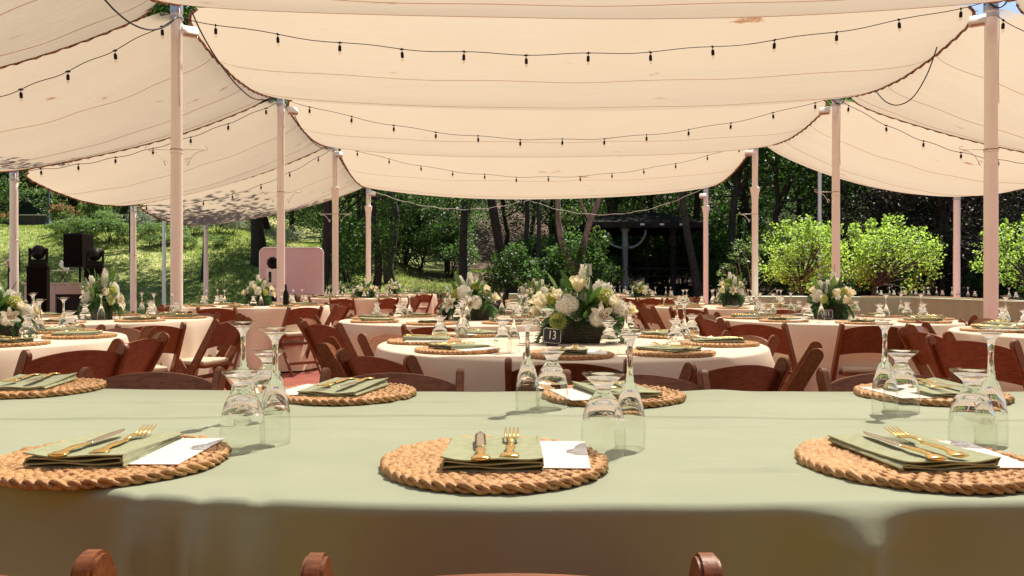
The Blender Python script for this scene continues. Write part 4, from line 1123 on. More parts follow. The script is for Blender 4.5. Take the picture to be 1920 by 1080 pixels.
# ------------------------------------------------------------------ table number signs
def text_mesh(s, size):
    cu = bpy.data.curves.new('t', 'FONT'); cu.body = s; cu.size = size; cu.align_x = 'CENTER'; cu.align_y = 'CENTER'; cu.extrude = .0006
    o = bpy.data.objects.new('t', cu); COL.objects.link(o); bpy.context.view_layer.update()
    me = bpy.data.meshes.new_from_object(o.evaluated_get(bpy.context.evaluated_depsgraph_get())); bpy.data.objects.remove(o); return me
def number_sign(x, y, rz, txt, label, roll=0., s=1.):
    root = empty('number_sign', (x, y, TZ + .001), rz, label, 'number sign')
    ol = []
    w_, h = .044 * s, .036 * s                       # plaque outline with notched, bracketed corners
    q = [(-w_ * .82, -h), (w_ * .82, -h), (w_ * .84, -h * .86), (w_, -h * .80), (w_ * .97, 0), (w_, h * .80), (w_ * .84, h * .86), (w_ * .82, h), (0, h * .94), (-w_ * .82, h), (-w_ * .84, h * .86), (-w_, h * .80), (-w_ * .97, 0), (-w_, -h * .80), (-w_ * .84, -h * .86)]
    bm = bmesh.new(); vs = [bm.verts.new((a, -.002, b)) for a, b in q]; fc = bm.faces.new(vs)
    r = bmesh.ops.extrude_face_region(bm, geom=[fc]); bmesh.ops.translate(bm, vec=(0, .004, 0), verts=[g for g in r['geom'] if isinstance(g, bmesh.types.BMVert)])
    M = Matrix.Translation((0, 0, .046 * s)) @ Matrix.Rotation(roll, 4, 'Y') @ Matrix.Rotation(math.radians(-14), 4, 'X')
    bmesh.ops.transform(bm, matrix=M, verts=bm.verts[:]); board_ = build('board', bm, 'chalk', root)
    v, f = tube([tuple(M @ Vector((a * .93, -.0032, b * .93))) for a, b in q], .0011, 5, closed=True); pyd('border', v, f, 'chalkline', root)
    if txt:
        me = text_mesh(txt, .052 * s); me.transform(M @ Matrix.Translation((0, -.0032, .001)) @ Matrix.Rotation(PI / 2, 4, 'X') @ Matrix.Diagonal((.78, 1.1, 1, 1))); me.materials.clear(); me.materials.append(MT['chalkline'])
        o = bpy.data.objects.new('digits', me); COL.objects.link(o); o.parent = root
    bm = bmesh.new(); box(bm, (0, .012, .006), (.05 * s, .05, .012), .002); build('foot', bm, 'boxwood', root)
    return root
number_sign(gx(1035, 3.66), 3.66, .12, '13', 'black chalkboard sign reading 13 in front of the large flowers', roll=.12)
number_sign(gx(1551, 6.2), 6.2, -.05, '11', 'black chalkboard sign reading 11 beside the flower box', s=.98)
number_sign(gx(834, 6.15), 6.15, .9, '', 'small tilted chalkboard sign on the table just behind number 13', roll=.2)
# ------------------------------------------------------------------ vegetation
def leaves(P_, size, up=.7, squash=.5, seed=0, var=.35):
    """one small leaf (4-gon, slightly folded along its rib) at every point"""
    r = np.random.default_rng(seed); n = len(P_)
    nrm = r.normal(0, 1, (n, 3)); nrm[:, 2] = np.abs(nrm[:, 2]) * .8 + up; nrm /= np.linalg.norm(nrm, axis=1)[:, None]
    t = r.normal(0, 1, (n, 3)); t -= nrm * (t * nrm).sum(1)[:, None]; t /= np.linalg.norm(t, axis=1)[:, None]
    b = np.cross(nrm, t); s = (size * r.uniform(1 - var, 1 + var, n))[:, None]
    V = np.zeros((n, 4, 3)); V[:, 0] = P_ - t * s * .5; V[:, 2] = P_ + t * s * .5
    fold = nrm * s * .10
    V[:, 1] = P_ + b * s * squash * .5 + fold; V[:, 3] = P_ - b * s * squash * .5 + fold
    return V
def clumped(cl, k, seed, flat=.6):
    """cl: list of (x,y,z,r). k leaves per unit r**2, gathered near each clump's outer shell"""
    r = np.random.default_rng(seed); out = []
    for x, y, z, rad in cl:
        n = max(8, int(k * rad * rad)); d = r.normal(0, 1, (n, 3)); d /= np.linalg.norm(d, axis=1)[:, None]
        q = rad * r.uniform(.35, 1.05, n)[:, None] ** .6 * np.array([[1, 1, flat]])
        out.append(np.array([[x, y, z]]) + d * q)
    return np.concatenate(out)
def crown_clumps(rx, rz, zc, m, cr, seed, bottom=-.8):
    r = random.Random(seed); out = []
    while len(out) < m:
        d = Vector((r.gauss(0, 1), r.gauss(0, 1), r.gauss(0, 1))).normalized()
        if d.z < bottom: continue
        q = r.uniform(.45, 1.0) ** .7; out.append((d.x * rx * q, d.y * rx * q, zc + d.z * rz * q, cr * r.uniform(.6, 1.25)))
    return out
def limb(a, b, r0, r1, bow, rr, n=7):
    a, b = Vector(a), Vector(b); pts = []
    off = Vector((rr.uniform(-1, 1), rr.uniform(-1, 1), rr.uniform(-.3, .6))) * bow
    for i in range(n):
        t = i / (n - 1); pts.append(a + (b - a) * t + off * math.sin(PI * t))
    return tube(pts, [r0 + (r1 - r0) * i / (n - 1) for i in range(n)], 8)
def make_tree(name, label, cat, h, rx, rz, zc, tr, leaf, bark, m=34, cr=1.0, k=150, size=.17, seed=0, group=None, lean=(0, 0), limbs=12, bottom=-.8, fork=None, flat=.6):
    rr = random.Random(seed); root = empty(name, (0, 0, 0), 0, label, cat, group)
    cl = crown_clumps(rx, rz, zc, m, cr, seed + 1, bottom)
    cl = [(x + lean[0] * z / h, y + lean[1] * z / h, z, q) for x, y, z, q in cl]
    tp = Vector((lean[0] * .75, lean[1] * .75, zc + rz * .3)); parts = []
    pts = [Vector((tp.x * (i / 9) + .12 * math.sin(i * 1.3 + seed), tp.y * (i / 9) + .10 * math.sin(i * 1.7), -.3 + (tp.z + .3) * i / 9)) for i in range(10)]
    parts.append(tube(pts, [tr * (1.35 if i == 0 else 1.08 if i == 1 else 1 - .075 * i) for i in range(10)], 10))
    for c in rr.sample(cl, min(limbs, len(cl))):
        i = rr.randint(4, 8); parts.append(limb(pts[i], c[:3], tr * .38, tr * .07, .25 * rx * .3, rr))
    v, f = merge(parts); pyd('trunk', v, f, bark, root, True)
    npmesh('crown', leaves(clumped(cl, k, seed + 2, flat), size, seed=seed + 3), 4, leaf, root)
    return Proto(root)
def on(px, d, lift=0.):
    x = gx(px, d); return (x, d, hgt(x, d) + lift)
GT = 'trees of the dark wood behind the tables'
T_A = make_tree('broadleaf_tree', 'a', 'tree', 11, 3.4, 3.9, 6.6, .17, 'leaf_dark', 'bark', m=46, cr=1.15, k=150, seed=10)
T_B = make_tree('broadleaf_tree', 'a', 'tree', 12, 3.0, 4.6, 6.4, .15, 'leaf_mid', 'bark_dark', m=46, cr=1.0, k=170, seed=20)
T_C = make_tree('dense_tree', 'a', 'tree', 9, 3.2, 3.9, 4.6, .20, 'leaf_dark', 'bark_dark', m=54, cr=1.1, k=170, seed=30, bottom=-1)
T_P = make_tree('purple_tree', 'a', 'tree', 9, 3.0, 3.9, 4.6, .20, 'leaf_purple', 'bark_dark', m=52, cr=1.1, k=170, seed=40, bottom=-1)
# the wood: rows of trees, front to back
woods = []
rr = random.Random(77)
for row, (d, x0, x1, n, kinds) in enumerate(((34, -7, 24, 9, 'AB'), (39, -13, 27, 11, 'ABC'), (45, -32, 30, 17, 'CCB'), (52, -40, 38, 18, 'CAC'), (60, -48, 46, 16, 'CC'))):
    for i in range(n):
        x = x0 + (x1 - x0) * (i + rr.uniform(.2, .8)) / n; y = d + rr.uniform(-2, 2)
        if row == 0 and 2.0 < x < 9.0: y += 4
        if x < -9 and y < 49: continue
        if -2.5 < x < 4.2 and y < 43: continue        # a clearing: sun reaches the leaf litter bank
        woods.append((x, y, rr.choice(kinds), rr.uniform(0, 6), rr.uniform(.85, 1.2)))
LAB = {'A': 'tall dark green broadleaf tree in the wood behind the tables', 'B': 'tall mid green broadleaf tree in the wood behind the tables', 'C': 'dense dark tree with foliage near the ground in the wood'}
for x, y, k, rz, s in woods:
    {'A': T_A, 'B': T_B, 'C': T_C}[k].put((x, y, hgt(x, y) - .1), rz, LAB[k], GT, s)
for px, d, s, lab in ((1655, 30, .85, 'dark purplish tree behind the lime green trees'), (1760, 27.5, .80, 'dark tree with reddish leaves left of the outer right pole'), (1835, 28, .95, 'dark purplish tree between the two rightmost poles'), (1935, 30, .95, 'dark purplish tree at the right edge behind the lime tree')):
    T_P.put(on(px, d), d, lab, GT, s)
for x, y in ((5.2, 38.2), (9.2, 37.6)): T_A.put((x, y, hgt(x, y)), x, 'tall dark green broadleaf tree in the wood behind the tables', GT, 1.3)
for x, y in ((-34, 43), (-41, 47), (-31, 50.5), (-39, 37)): T_C.put((x, y, hgt(x, y) - .1), x, 'dense dark tree with foliage near the ground in the wood', GT, 1.05)
T_B.put(on(30, 44.8, -1.6), 1.0, 'leafy tree at the left edge beyond the retaining wall', GT, (.8, .8, .7))
T_C.put(on(130, 52), 1.0, 'dense dark tree behind the lamp post', GT, .95)
T_C.put(on(275, 51), 2.0, 'dense dark tree behind the red tipped bushes', GT, .95)
T_C.put(on(420, 50), 3.0, 'dense dark tree above the silvery bushes', GT, .95)
T_C.put(on(550, 48), 4.0, 'dense dark tree directly above the pink panel', GT, .9)
T_B.put(on(672, 37), 4.0, 'leafy tree between the third and farthest left poles', GT, .8)
# single trunks that can be told apart
def lone_tree(px0, d, px1, py1, r, bark, label, leaf='leaf_mid', crown=True, seed=1, ztop=8.5, fork=None, wob=.12, nc=26, spread=2.6, cdy=0.):
    b = Vector(on(px0, d)); root = empty('woodland_tree', tuple(b), 0, label, 'tree', GT)
    x1, z1 = gx(px1, d), gz(py1, d); sl = (x1 - b.x) / max(.5, z1 - b.z)
    rr = random.Random(seed); pts = []
    for i in range(12):
        z = -.3 + (ztop + .3) * i / 11; pts.append(Vector((sl * z + wob * math.sin(z * .8 + seed), .15 * math.sin(z * .6 + seed), z)))
    parts = [tube(pts, [r * (1.5 if i == 0 else 1.15 if i == 1 else 1 - .05 * i) for i in range(12)], 12)]
    cl = []
    for i in range(nc):
        a = rr.uniform(0, 6.3); q = rr.uniform(.6, spread); z = ztop * rr.uniform(.72, 1.15); cl.append((sl * ztop * .9 + q * math.cos(a), q * math.sin(a) + cdy, z, rr.uniform(.6, 1.1)))
    for c in cl[:8]: parts.append(limb(pts[rr.randint(7, 11)], c[:3], r * .35, .03, .3, rr))
    v, f = merge(parts); pyd('trunk', v, f, bark, root, True)
    if crown: npmesh('crown', leaves(clumped(cl, 130, seed), .17, seed=seed), 4, leaf, root)
    return root
lone_tree(966, 29, 924, 382, .21, 'bark_dark', 'dark trunk leaning left in the middle of the wood', seed=3, wob=.08)
lone_tree(877, 32, 868, 375, .19, 'bark', 'grey straight trunk rising from the leaf litter bank', seed=4)
lone_tree(986, 33, 983, 375, .13, 'bark', 'pale grey trunk just right of the leaning trunk', seed=5)
lone_tree(1001, 30, 1007, 380, .10, 'bark', 'slender reddish trunk left of the forked tree', seed=6)
lone_tree(1036, 33, 1047, 380, .14, 'bark_dark', 'dark trunk just left of the forked tree', seed=7)
lone_tree(1310, 29.5, 1283, 365, .16, 'bark', 'trunk leaning left beside the farthest right pole', seed=8)
lone_tree(485, 34, 487, 430, .30, 'bark_dark', 'thick dark trunk on the slope left of the pink panel', leaf='leaf_dark', seed=9, ztop=9)
lone_tree(603, 26, 606, 430, .17, 'bark_dark', 'dark trunk right behind the pink panel', leaf='leaf_dark', seed=12, ztop=9.2, nc=60, spread=2.3, cdy=-2.2)
def shade_tree():
    """tall tree whose shadow darkens the corner of the farthest left canopy"""
    T_C.put((-4.4, 27.5, .2), .4, 'tall dense tree behind the left poles, casting its shadow on the canopy', GT, (.80, .80, 1.15))
def forked():
    d = 26; b = Vector(on(1086, d)); root = empty('forked_tree', tuple(b), 0, 'pale forked tree with two bare curving limbs behind the number 13 flowers', 'tree')
    Q = lambda px, py: Vector((gx(px, d) - b.x, 0, gz(py, d) - b.z))
    base = [Vector((.02, 0, -.3)), Vector((0, 0, .2)), Q(1086, 525), Q(1082, 508)]
    l1 = [Q(1082, 508), Q(1070, 492), Q(1058, 470), Q(1051, 445), Q(1047, 415), Q(1046, 380), Q(1043, 330), Q(1040, 270)]
    l2 = [Q(1084, 512), Q(1088, 495), Q(1094, 470), Q(1099, 440), Q(1106, 415), Q(1117, 390), Q(1132, 350), Q(1150, 290)]
    l3 = [Q(1106, 415), Q(1096, 395), Q(1085, 370), Q(1070, 335)]
    v, f = merge([tube(base, [.24, .19, .17, .16], 10), tube(l1, [.14, .12, .11, .10, .095, .085, .07, .05], 9), tube(l2, [.14, .12, .11, .10, .10, .09, .075, .05], 9), tube(l3, [.05, .04, .035, .02], 7)])
    pyd('trunk', v, f, 'bark_pale', root, True)
    rr = random.Random(2); cl = []
    for px, py, q in ((1070, 430, .30), (1095, 450, .34), (1062, 415, .25), (1085, 470, .3), (1110, 455, .3), (1125, 470, .28), (1100, 480, .3), (1050, 400, .3), (1078, 395, .35), (1120, 430, .2), (1060, 360, .5), (1100, 350, .6), (1140, 330, .6), (1030, 330, .6), (1140, 455, .22)):
        p = Q(px, py); cl.append((p.x, rr.uniform(-.4, .3), p.z, q))
    npmesh('crown', leaves(clumped(cl, 420, 3), .11, seed=4), 4, 'leaf_bush', root)
forked(); shade_tree()
# tall trees standing behind the poles; their high crowns throw the dappled shade on the slope
for px, d, zt, sd_, lab in ((329, 37, 12, 21, 'tall tree on the slope with its trunk behind the nearest left pole'), (527, 35.5, 12, 22, 'tall tree on the slope with its trunk behind the second left pole'),
                            (250, 35, 11, 23, 'tall tree on the slope with its trunk behind the outer pole by the flowers'), (329, 30, 11, 26, 'tall tree low on the slope behind the nearest left pole'), (28, 31.5, 11.5, 27, 'tall tree low on the slope behind the leftmost pole'), (250, 28.5, 10.5, 28, 'tall tree low on the slope behind the outer pole by the flowers'), (527, 28.5, 11, 29, 'tall tree low on the slope behind the second left pole'), (382, 31, 11, 25, 'tall tree on the slope behind the outer pole left of the pink panel')):
    lone_tree(px, d, px, 300, .085, 'bark_dark', lab, leaf='leaf_dark', seed=sd_, ztop=zt, wob=.02, nc=85, spread=4.3)
def overhang():
    # its trunk stands outside the frame; what shows is the shadow of its branch on the cloth
    b = Vector((-11.6, 13.6, 0)); root = empty('overhanging_tree', tuple(b), 0, 'tree beyond the left edge whose branch shadows the left shade cloth', 'tree'); rr = random.Random(9)
    parts = [tube([Vector((0, 0, -.2)), Vector((.1, 0, 2)), Vector((.4, 0, 4)), Vector((.9, -.1, 6))], [.2, .17, .14, .08], 8), limb((.35, 0, 3.6), (4.6, -.5, 4.4), .09, .02, .25, rr, 9)]
    v, f = merge(parts); pyd('trunk', v, f, 'bark', root, True); cl = []
    for i in range(26): cl.append((rr.uniform(1.5, 4.9), rr.uniform(-1.1, .5), rr.uniform(4.05, 4.7), rr.uniform(.18, .42)))
    npmesh('crown', leaves(clumped(cl, 330, 9, .5), .12, seed=9), 4, 'leaf_purple', root)
overhang()
# undergrowth shrubs below the trees
def make_shrub(name, rx, rz, leaf, k, size, seed, m=16, cr=.45, cat='bush', stems=True, bottom=-.3, red=None):
    root = empty(name, (0, 0, 0), 0, 'a', cat); cl = crown_clumps(rx, rz, rz * .95, m, cr, seed, bottom); rr = random.Random(seed)
    P_ = clumped(cl, k, seed + 1, .8); P_ = P_[P_[:, 2] > .02]
    npmesh('foliage', leaves(P_, size, seed=seed + 2), 4, leaf, root)
    if red:
        top = P_[P_[:, 2] > np.quantile(P_[:, 2], .55)]; npmesh('new_growth', leaves(top[::2] + np.array([[0, 0, .05]]), size * 1.1, seed=seed + 5, up=.1), 4, red, root)
    parts = [limb((rr.uniform(-.1, .1), rr.uniform(-.1, .1), -.1), c[:3], .025, .008, .1, rr, 5) for c in cl[:8]]
    v, f = merge(parts); pyd('stem', v, f, 'bark_dark', root, True)
    return Proto(root)
S_D = make_shrub('woodland_shrub', 1.25, 1.1, 'leaf_mid', 800, .13, 3, m=22, cr=.5)
S_E = make_shrub('woodland_shrub', 1.2, 1.4, 'leaf_dark', 800, .14, 5, m=24, cr=.5)
GS = 'undergrowth shrubs under the dark trees'
for i in range(46):
    px = 640 + 1290 * (i + rr.uniform(.1, .9)) / 46; d = rr.choice([26.5, 28.5, 31, 33, 36])
    if 690 < px < 960: continue
    if 1110 < px < 1300 and d < 34: d = 36
    P_ = S_D if rr.random() < .4 else S_E
    P_.put(on(px, d, -.05), rr.uniform(0, 6), 'leafy green undergrowth shrub beneath the dark wood', GS, rr.uniform(.6, 1.15))
for px, d, z0, s in ((715, 41, 3.2, 1.6), (790, 40, 3.0, 1.5), (842, 38, 2.7, 1.2), (760, 42, 3.2, 1.4), (1030, 33, 1.4, .9), (1130, 31, .8, .8)):
    S_D.put(on(px, d, -.1), px, 'leafy green undergrowth shrub beneath the dark wood', GS, s)
# small lime green trees
def lime_tree(px, d, w_, ztop, zbot, tpx, seed, label):
    b = Vector((gx(tpx, d), d, .0)); root = empty('lime_tree', tuple(b), 0, label, 'tree', 'small lime green trees'); rr = random.Random(seed)
    cx = gx(px, d) - b.x; cl = []; zc, rz = (ztop + zbot) / 2, (ztop - zbot) / 2
    for c in crown_clumps(w_, rz, zc, 54, .30, seed, -.9): cl.append((c[0] + cx, c[1], c[2], c[3]))
    for i in range(26):                               # upright shoots that make the spiky top
        a = rr.uniform(-1, 1); x = cx + a * w_ * .85; h0 = zc + rz * math.sqrt(max(0, 1 - a * a)) * .8
        y = rr.uniform(-.6, .6)
        for j in range(4): cl.append((x + a * .05 * j, y, h0 + .10 * j, .085 - .012 * j))
    for i in range(14):
        a = rr.uniform(0, 6.3); x, y = cx + math.cos(a) * w_ * 1.0, math.sin(a) * w_
        for j in range(3): cl.append((x + math.cos(a) * .09 * j, y + math.sin(a) * .09 * j, zc + rr.uniform(-.6, .4) * rz, .09))
    P_ = clumped(cl, 1050, seed + 1, .85); r = np.random.default_rng(seed); P_ = P_ + r.normal(0, .02, P_.shape)
    npmesh('crown', leaves(P_, .072, up=.5, seed=seed + 2, squash=.6), 4, 'leaf_lime', root)
    f0 = Vector((cx * .25, 0, zbot + .25)); parts = [tube([Vector((0, 0, -.1)), Vector((.02, 0, .5)), Vector((cx * .15, 0, zbot)), f0], [.085, .07, .06, .055], 8)]
    for c in cl[:40]: parts.append(limb(f0, c[:3], .03, .006, .12, rr, 6))
    v, f = merge(parts); pyd('trunk', v, f, 'bark', root, True)
lime_tree(1505, 20.3, 1.05, 2.55, .80, 1502, 4, 'left lime green tree in front of the dark wood')
lime_tree(1665, 20.6, 1.12, 2.60, .72, 1633, 8, 'middle lime green tree in front of the dark wood')
lime_tree(1945, 20.0, 1.30, 2.65, .60, 1950, 12, 'right lime green tree cut off by the right edge')
def sapling():
    d = 22.6; b = Vector(on(1412, d)); root = empty('sapling', tuple(b), 0, 'thin pale branched sapling beside the third right pole', 'tree'); rr = random.Random(4)
    Q = lambda px, py, y=0: Vector((gx(px, d) - b.x, y, gz(py, d) - b.z)); br = []
    for e in ((1362, 530), (1350, 505), (1385, 462), (1375, 495), (1395, 450), (1408, 430), (1440, 520), (1455, 540), (1400, 480)):
        br.append(limb((0, 0, .2), Q(*e, rr.uniform(-.3, .3)), .022, .006, .15, rr, 8))
    v, f = merge(br + [tube([Vector((0, 0, -.2)), Vector((0, 0, .25))], .035, 7)]); pyd('stem', v, f, 'bark_pale', root, True)
    cl = [(*Q(px, py, rr.uniform(-.2, .2)), q) for px, py, q in ((1355, 512, .16), (1366, 500, .2), (1378, 480, .2), (1390, 465, .22), (1384, 455, .18), (1402, 462, .2), (1396, 490, .14), (1408, 448, .16), (1352, 528, .14), (1372, 520, .16), (1412, 470, .16))]
    npmesh('crown', leaves(clumped(cl, 1300, 5), .085, seed=6), 4, 'leaf_bush', root)
sapling()
# bushes on the slope
S_G = make_shrub('bush', 1.1, .85, 'leaf_bush', 700, .13, 11, m=20, cr=.40)
S_S = make_shrub('bush', 1.0, .75, 'leaf_silver', 800, .10, 13, m=22, cr=.38)
S_R = make_shrub('red_tipped_bush', .55, .62, 'leaf_bush', 1500, .11, 15, m=18, cr=.24, red='leaf_red')
for i, (px, d, s) in enumerate(((1245, 38.5, 1.1), (1280, 38, 1.0), (1315, 38.5, 1.2))): S_G.put(on(px, d), i, 'bright green bush seen through the pavilion', 'bright bushes behind the pavilion', (s, s, s * 1.6))
for i, (px, d, s, lab) in enumerate(((118, 40.5, .85, 'small red tipped bush right of the lamp post'), (181, 39.5, 1.15, 'larger red tipped bush above the loudspeaker'), (148, 40.8, .6, 'smallest red tipped bush between the two larger ones'), (14, 41, .6, 'red tipped bush at the left edge by the wall'))):
    S_R.put(on(px, d, -.03), i, lab, 'red tipped bushes along the top of the slope', (s, s, s * (1.25 if i == 1 else 1)))
for i, (px, d, s) in enumerate(((128, 37, .8), (165, 36.5, .95), (205, 36, 1.05), (232, 36.5, .85), (190, 38.5, .9), (108, 37.5, .55), (290, 38, .7), (300, 36, .65), (325, 37, .75), (345, 36, .6), (410, 36.5, .6))):
    S_G.put(on(px, d, -.08), i * 1.3, 'green shrub spreading on the sunny slope behind the loudspeaker' if px < 250 else 'green shrub on the shaded slope right of the loudspeaker', 'green shrubs on the slope', (s * .85, s * .85, s * .62))
for i, (px, d, s, lab) in enumerate(((265, 39, .65, 'silvery bush left of the thin left pole'), (310, 40, .7, 'silvery bush behind the nearest left pole'), (362, 38.5, .7, 'silvery bush behind the shaded canopy corner'), (408, 39.5, .75, 'silvery bush catching sun between two left poles'), (438, 39.8, .6, 'silvery bush at the end of the bush row'), (532, 38, .72, 'whitish shrub half hidden by the second left pole'))):
    S_S.put(on(px, d, -.05), i, lab, 'silvery bushes on the slope', (s, s, s * 1.05))

# ------------------------------------------------------------------ wall, fence, lamp post, pavilion
def wall():
    root = empty('retaining_wall', (-27, 43.6, 4.0), 0, 'low dark retaining wall with pale cap above the slope', 'wall')
    bm = bmesh.new(); box(bm, (0, 0, .33), (18, .4, .72), .01); build('wall_face', bm, 'stone_dark', root)
    bm = bmesh.new()
    box(bm, (0, 0, .72), (18.1, .5, .06), .01); build('cap', bm, 'stone_cap', root)
wall()
def fence():
    root = empty('screen_fence', (-30.5, 46, 4.2), 0, 'dark green screened fence beyond the wall at left', 'fence')
    bm = bmesh.new(); box(bm, (0, 0, .75), (9, .03, 2.4)); build('screen', bm, 'mesh_green', root)
    for i in range(5):
        v, f = tube([(-4.5 + i * 2.25, -.05, -.2), (-4.5 + i * 2.25, -.05, 2.1)], .035, 8); pyd('post', v, f, 'black', root, True)
fence()
def lamp_post():
    x, y, z = on(91, 41.2); root = empty('lamp_post', (x, y, z), 0, 'dark slim lamp post on the slope before the wall', 'lamp post')
    v, f = lathe([(.05, 3.3), (.05, 1.1), (.075, 1.05), (.075, .98), (.06, .95), (.07, .45), (.11, .40), (.12, .22), (.19, .12), (.22, .0)], 14); pyd('shaft', v, f, pmat('lamp_iron', (.05, .055, .07), .5), root, True)
    v, f = lathe([(0, 3.75), (.10, 3.66), (.16, 3.58), (.13, 3.56), (.10, 3.30), (.05, 3.28)], 12); pyd('lantern', v, f, 'black', root, True)
lamp_post()
def pavilion():
    d0, d1 = 30.5, 36.0; x0, x1 = gx(1098, d0), gx(1330, d0); zc = .2
    cx, cy = (x0 + x1) / 2, (d0 + d1) / 2
    root = empty('pavilion', (cx, cy, zc), 0, 'dark roofed garden pavilion in the shade of the wood', 'pavilion')
    ez, az = 2.95, 3.75; hx, hy = (x1 - x0) / 2, (d1 - d0) / 2
    v = [(-hx, -hy, ez), (hx, -hy, ez), (hx, hy, ez), (-hx, hy, ez), (-hx * .45, 0, az), (hx * .45, 0, az), (-hx, -hy, ez + .22), (hx, -hy, ez + .22), (hx, hy, ez + .22), (-hx, hy, ez + .22)]
    f = [(0, 1, 2, 3), (6, 7, 5, 4), (7, 8, 5), (8, 9, 4, 5), (9, 6, 4), (0, 1, 7, 6), (1, 2, 8, 7), (2, 3, 9, 8), (3, 0, 6, 9)]
    pyd('roof', v, f, 'roof_dark', root)
    for px, y, r, m in ((1172, -hy + .5, .115, 'post_grey'), (1213, -hy + 2.5, .10, 'roof_dark'), (1262, -hy + .5, .12, 'roof_dark'), (1120, -hy + .5, .08, 'roof_dark'), (1318, -hy + .6, .10, 'roof_dark'), (1150, hy - .5, .10, 'roof_dark'), (1250, hy - .5, .10, 'roof_dark')):
        vv, ff = lathe([(r * 1.5, ez), (r * 1.5, ez - .08), (r, ez - .14), (r, ez - .6), (r * 1.25, ez - .62), (r * 1.25, ez - .68), (r, ez - .70), (r, .25), (r * 1.4, .2), (r * 1.4, 0)], 12)
        pyd('post', vv, ff, m, root, True, (gx(px, cy + y) - cx, y, 0))
    for s in (-1, 1):
        c = [(gx(1172, d0 + .5) - cx + s * .1 + s * .7 * math.sin(i / 8 * PI / 2), -hy + .5, ez - .75 + .7 * (1 - math.cos(i / 8 * PI / 2))) for i in range(9)]
        vv, ff = tube(c, .05, 6); pyd('brace', vv, ff, 'post_grey', root, True)
    bm = bmesh.new(); box(bm, (0, 0, .04), (hx * 1.9, hy * 1.9, .3)); build('deck', bm, 'stone_dark', root)
    for y in (-hy + .5, hy - .5):
        bm = bmesh.new()
        for z in (.55, .8, 1.1, 1.4): box(bm, (.3, y, z), (hx * 1.75, .05, .035))
        build('railing', bm, 'roof_dark', root)
    for i in range(3):
        bm = bmesh.new(); box(bm, (-.2 + i * .75, -hy - .03, ez + .12), (.16, .05, .07), .01); build('eave_lamp', bm, 'white_paint', root)
pavilion()

# ------------------------------------------------------------------ sound, light and photo equipment at left
def tower(px, d, ztop, label):
    x = gx(px, d); root = empty('lighting_tower', (x, d, 0), .35, label, 'stage light', 'black lighting towers beside the DJ booth')
    bm = bmesh.new(); box(bm, (0, 0, ztop / 2 + .01), (.28, .28, ztop - .02), .012, seg=2); build('plinth', bm, 'black_cloth', root, True, sharp=40)
    bm = bmesh.new(); box(bm, (0, 0, ztop + .012), (.30, .30, .024), .003); build('top_plate', bm, 'black', root)
    bm = bmesh.new(); box(bm, (0, 0, ztop + .065), (.25, .20, .08), .012); build('light_base', bm, 'black', root, True, sharp=40)
    bm = bmesh.new()
    for s in (-1, 1): box(bm, (s * .118, 0, ztop + .20), (.030, .10, .22), .013)
    box(bm, (0, 0, ztop + .115), (.24, .10, .03), .01); build('yoke', bm, 'black', root, True, sharp=40)
    v, f = xf(lathe([(0, -.10), (.055, -.10), (.088, -.055), (.100, .0), (.098, .06), (.090, .085), (.075, .087), (.07, .078), (0, .075)], 20), Matrix.Translation((0, 0, ztop + .235)) @ Matrix.Rotation(-.9, 4, 'X'))
    h = pyd('light_head', v, f, 'black', root, True); h.data.set_sharp_from_angle(angle=.7)
    return root
tower(72, 12.6, 1.285, 'left black lighting tower with a moving light head on top')
tower(178, 13.0, 1.27, 'right black lighting tower half hidden behind the flowers')
def speaker():
    d = 13.4; x = gx(150, d); root = empty('loudspeaker', (x, d, 0), -.25, 'black loudspeaker on a pole stand between the lighting towers', 'loudspeaker')
    bm = bmesh.new(); z0, z1 = 1.30, 1.87
    vs = [bm.verts.new(p) for p in ((-.19, -.17, z0), (.19, -.17, z0), (.13, .17, z0), (-.13, .17, z0), (-.19, -.17, z1), (.19, -.17, z1), (.13, .17, z1), (-.13, .17, z1))]
    for q in ((0, 1, 2, 3), (4, 5, 6, 7), (0, 1, 5, 4), (1, 2, 6, 5), (2, 3, 7, 6), (3, 0, 4, 7)): bm.faces.new([vs[i] for i in q])
    bmesh.ops.bevel(bm, geom=bm.edges[:], offset=.015, segments=3, affect='EDGES'); build('cabinet', bm, 'black', root, True, sharp=40)
    bm = bmesh.new(); box(bm, (0, -.172, 1.585), (.34, .012, .52), .004); build('grille', bm, 'black_cloth', root)
    v, f = tube([(0, 0, .5), (0, 0, 1.30)], .018, 10); pyd('pole', v, f, 'black', root, True)
    for k in range(3):
        a = k * 2.094 + .4; v, f = tube([(0, 0, .75), (.45 * math.cos(a), .45 * math.sin(a), .02)], .012, 8); pyd('leg', v, f, 'black', root, True)
speaker()
def mic_stand():
    d = 12.2; root = empty('microphone_stand', (gx(16, d), d, 0), 0, 'thin microphone stand at the left edge', 'mic stand')
    v, f = merge([tube([(0, 0, .02), (0, 0, 1.32)], .010, 8), lathe([(0, .035), (.10, .02), (.12, 0)], 16)]); pyd('stand', v, f, 'black', root, True)
    v, f = xf(lathe([(0, .05), (.016, .045), (.026, .025), (.022, 0), (.014, -.02), (.010, -.15), (0, -.15)], 12), Matrix.Translation((0, -.02, 1.36)) @ Matrix.Rotation(.3, 4, 'X')); pyd('microphone', v, f, 'galv', root, True)
mic_stand()
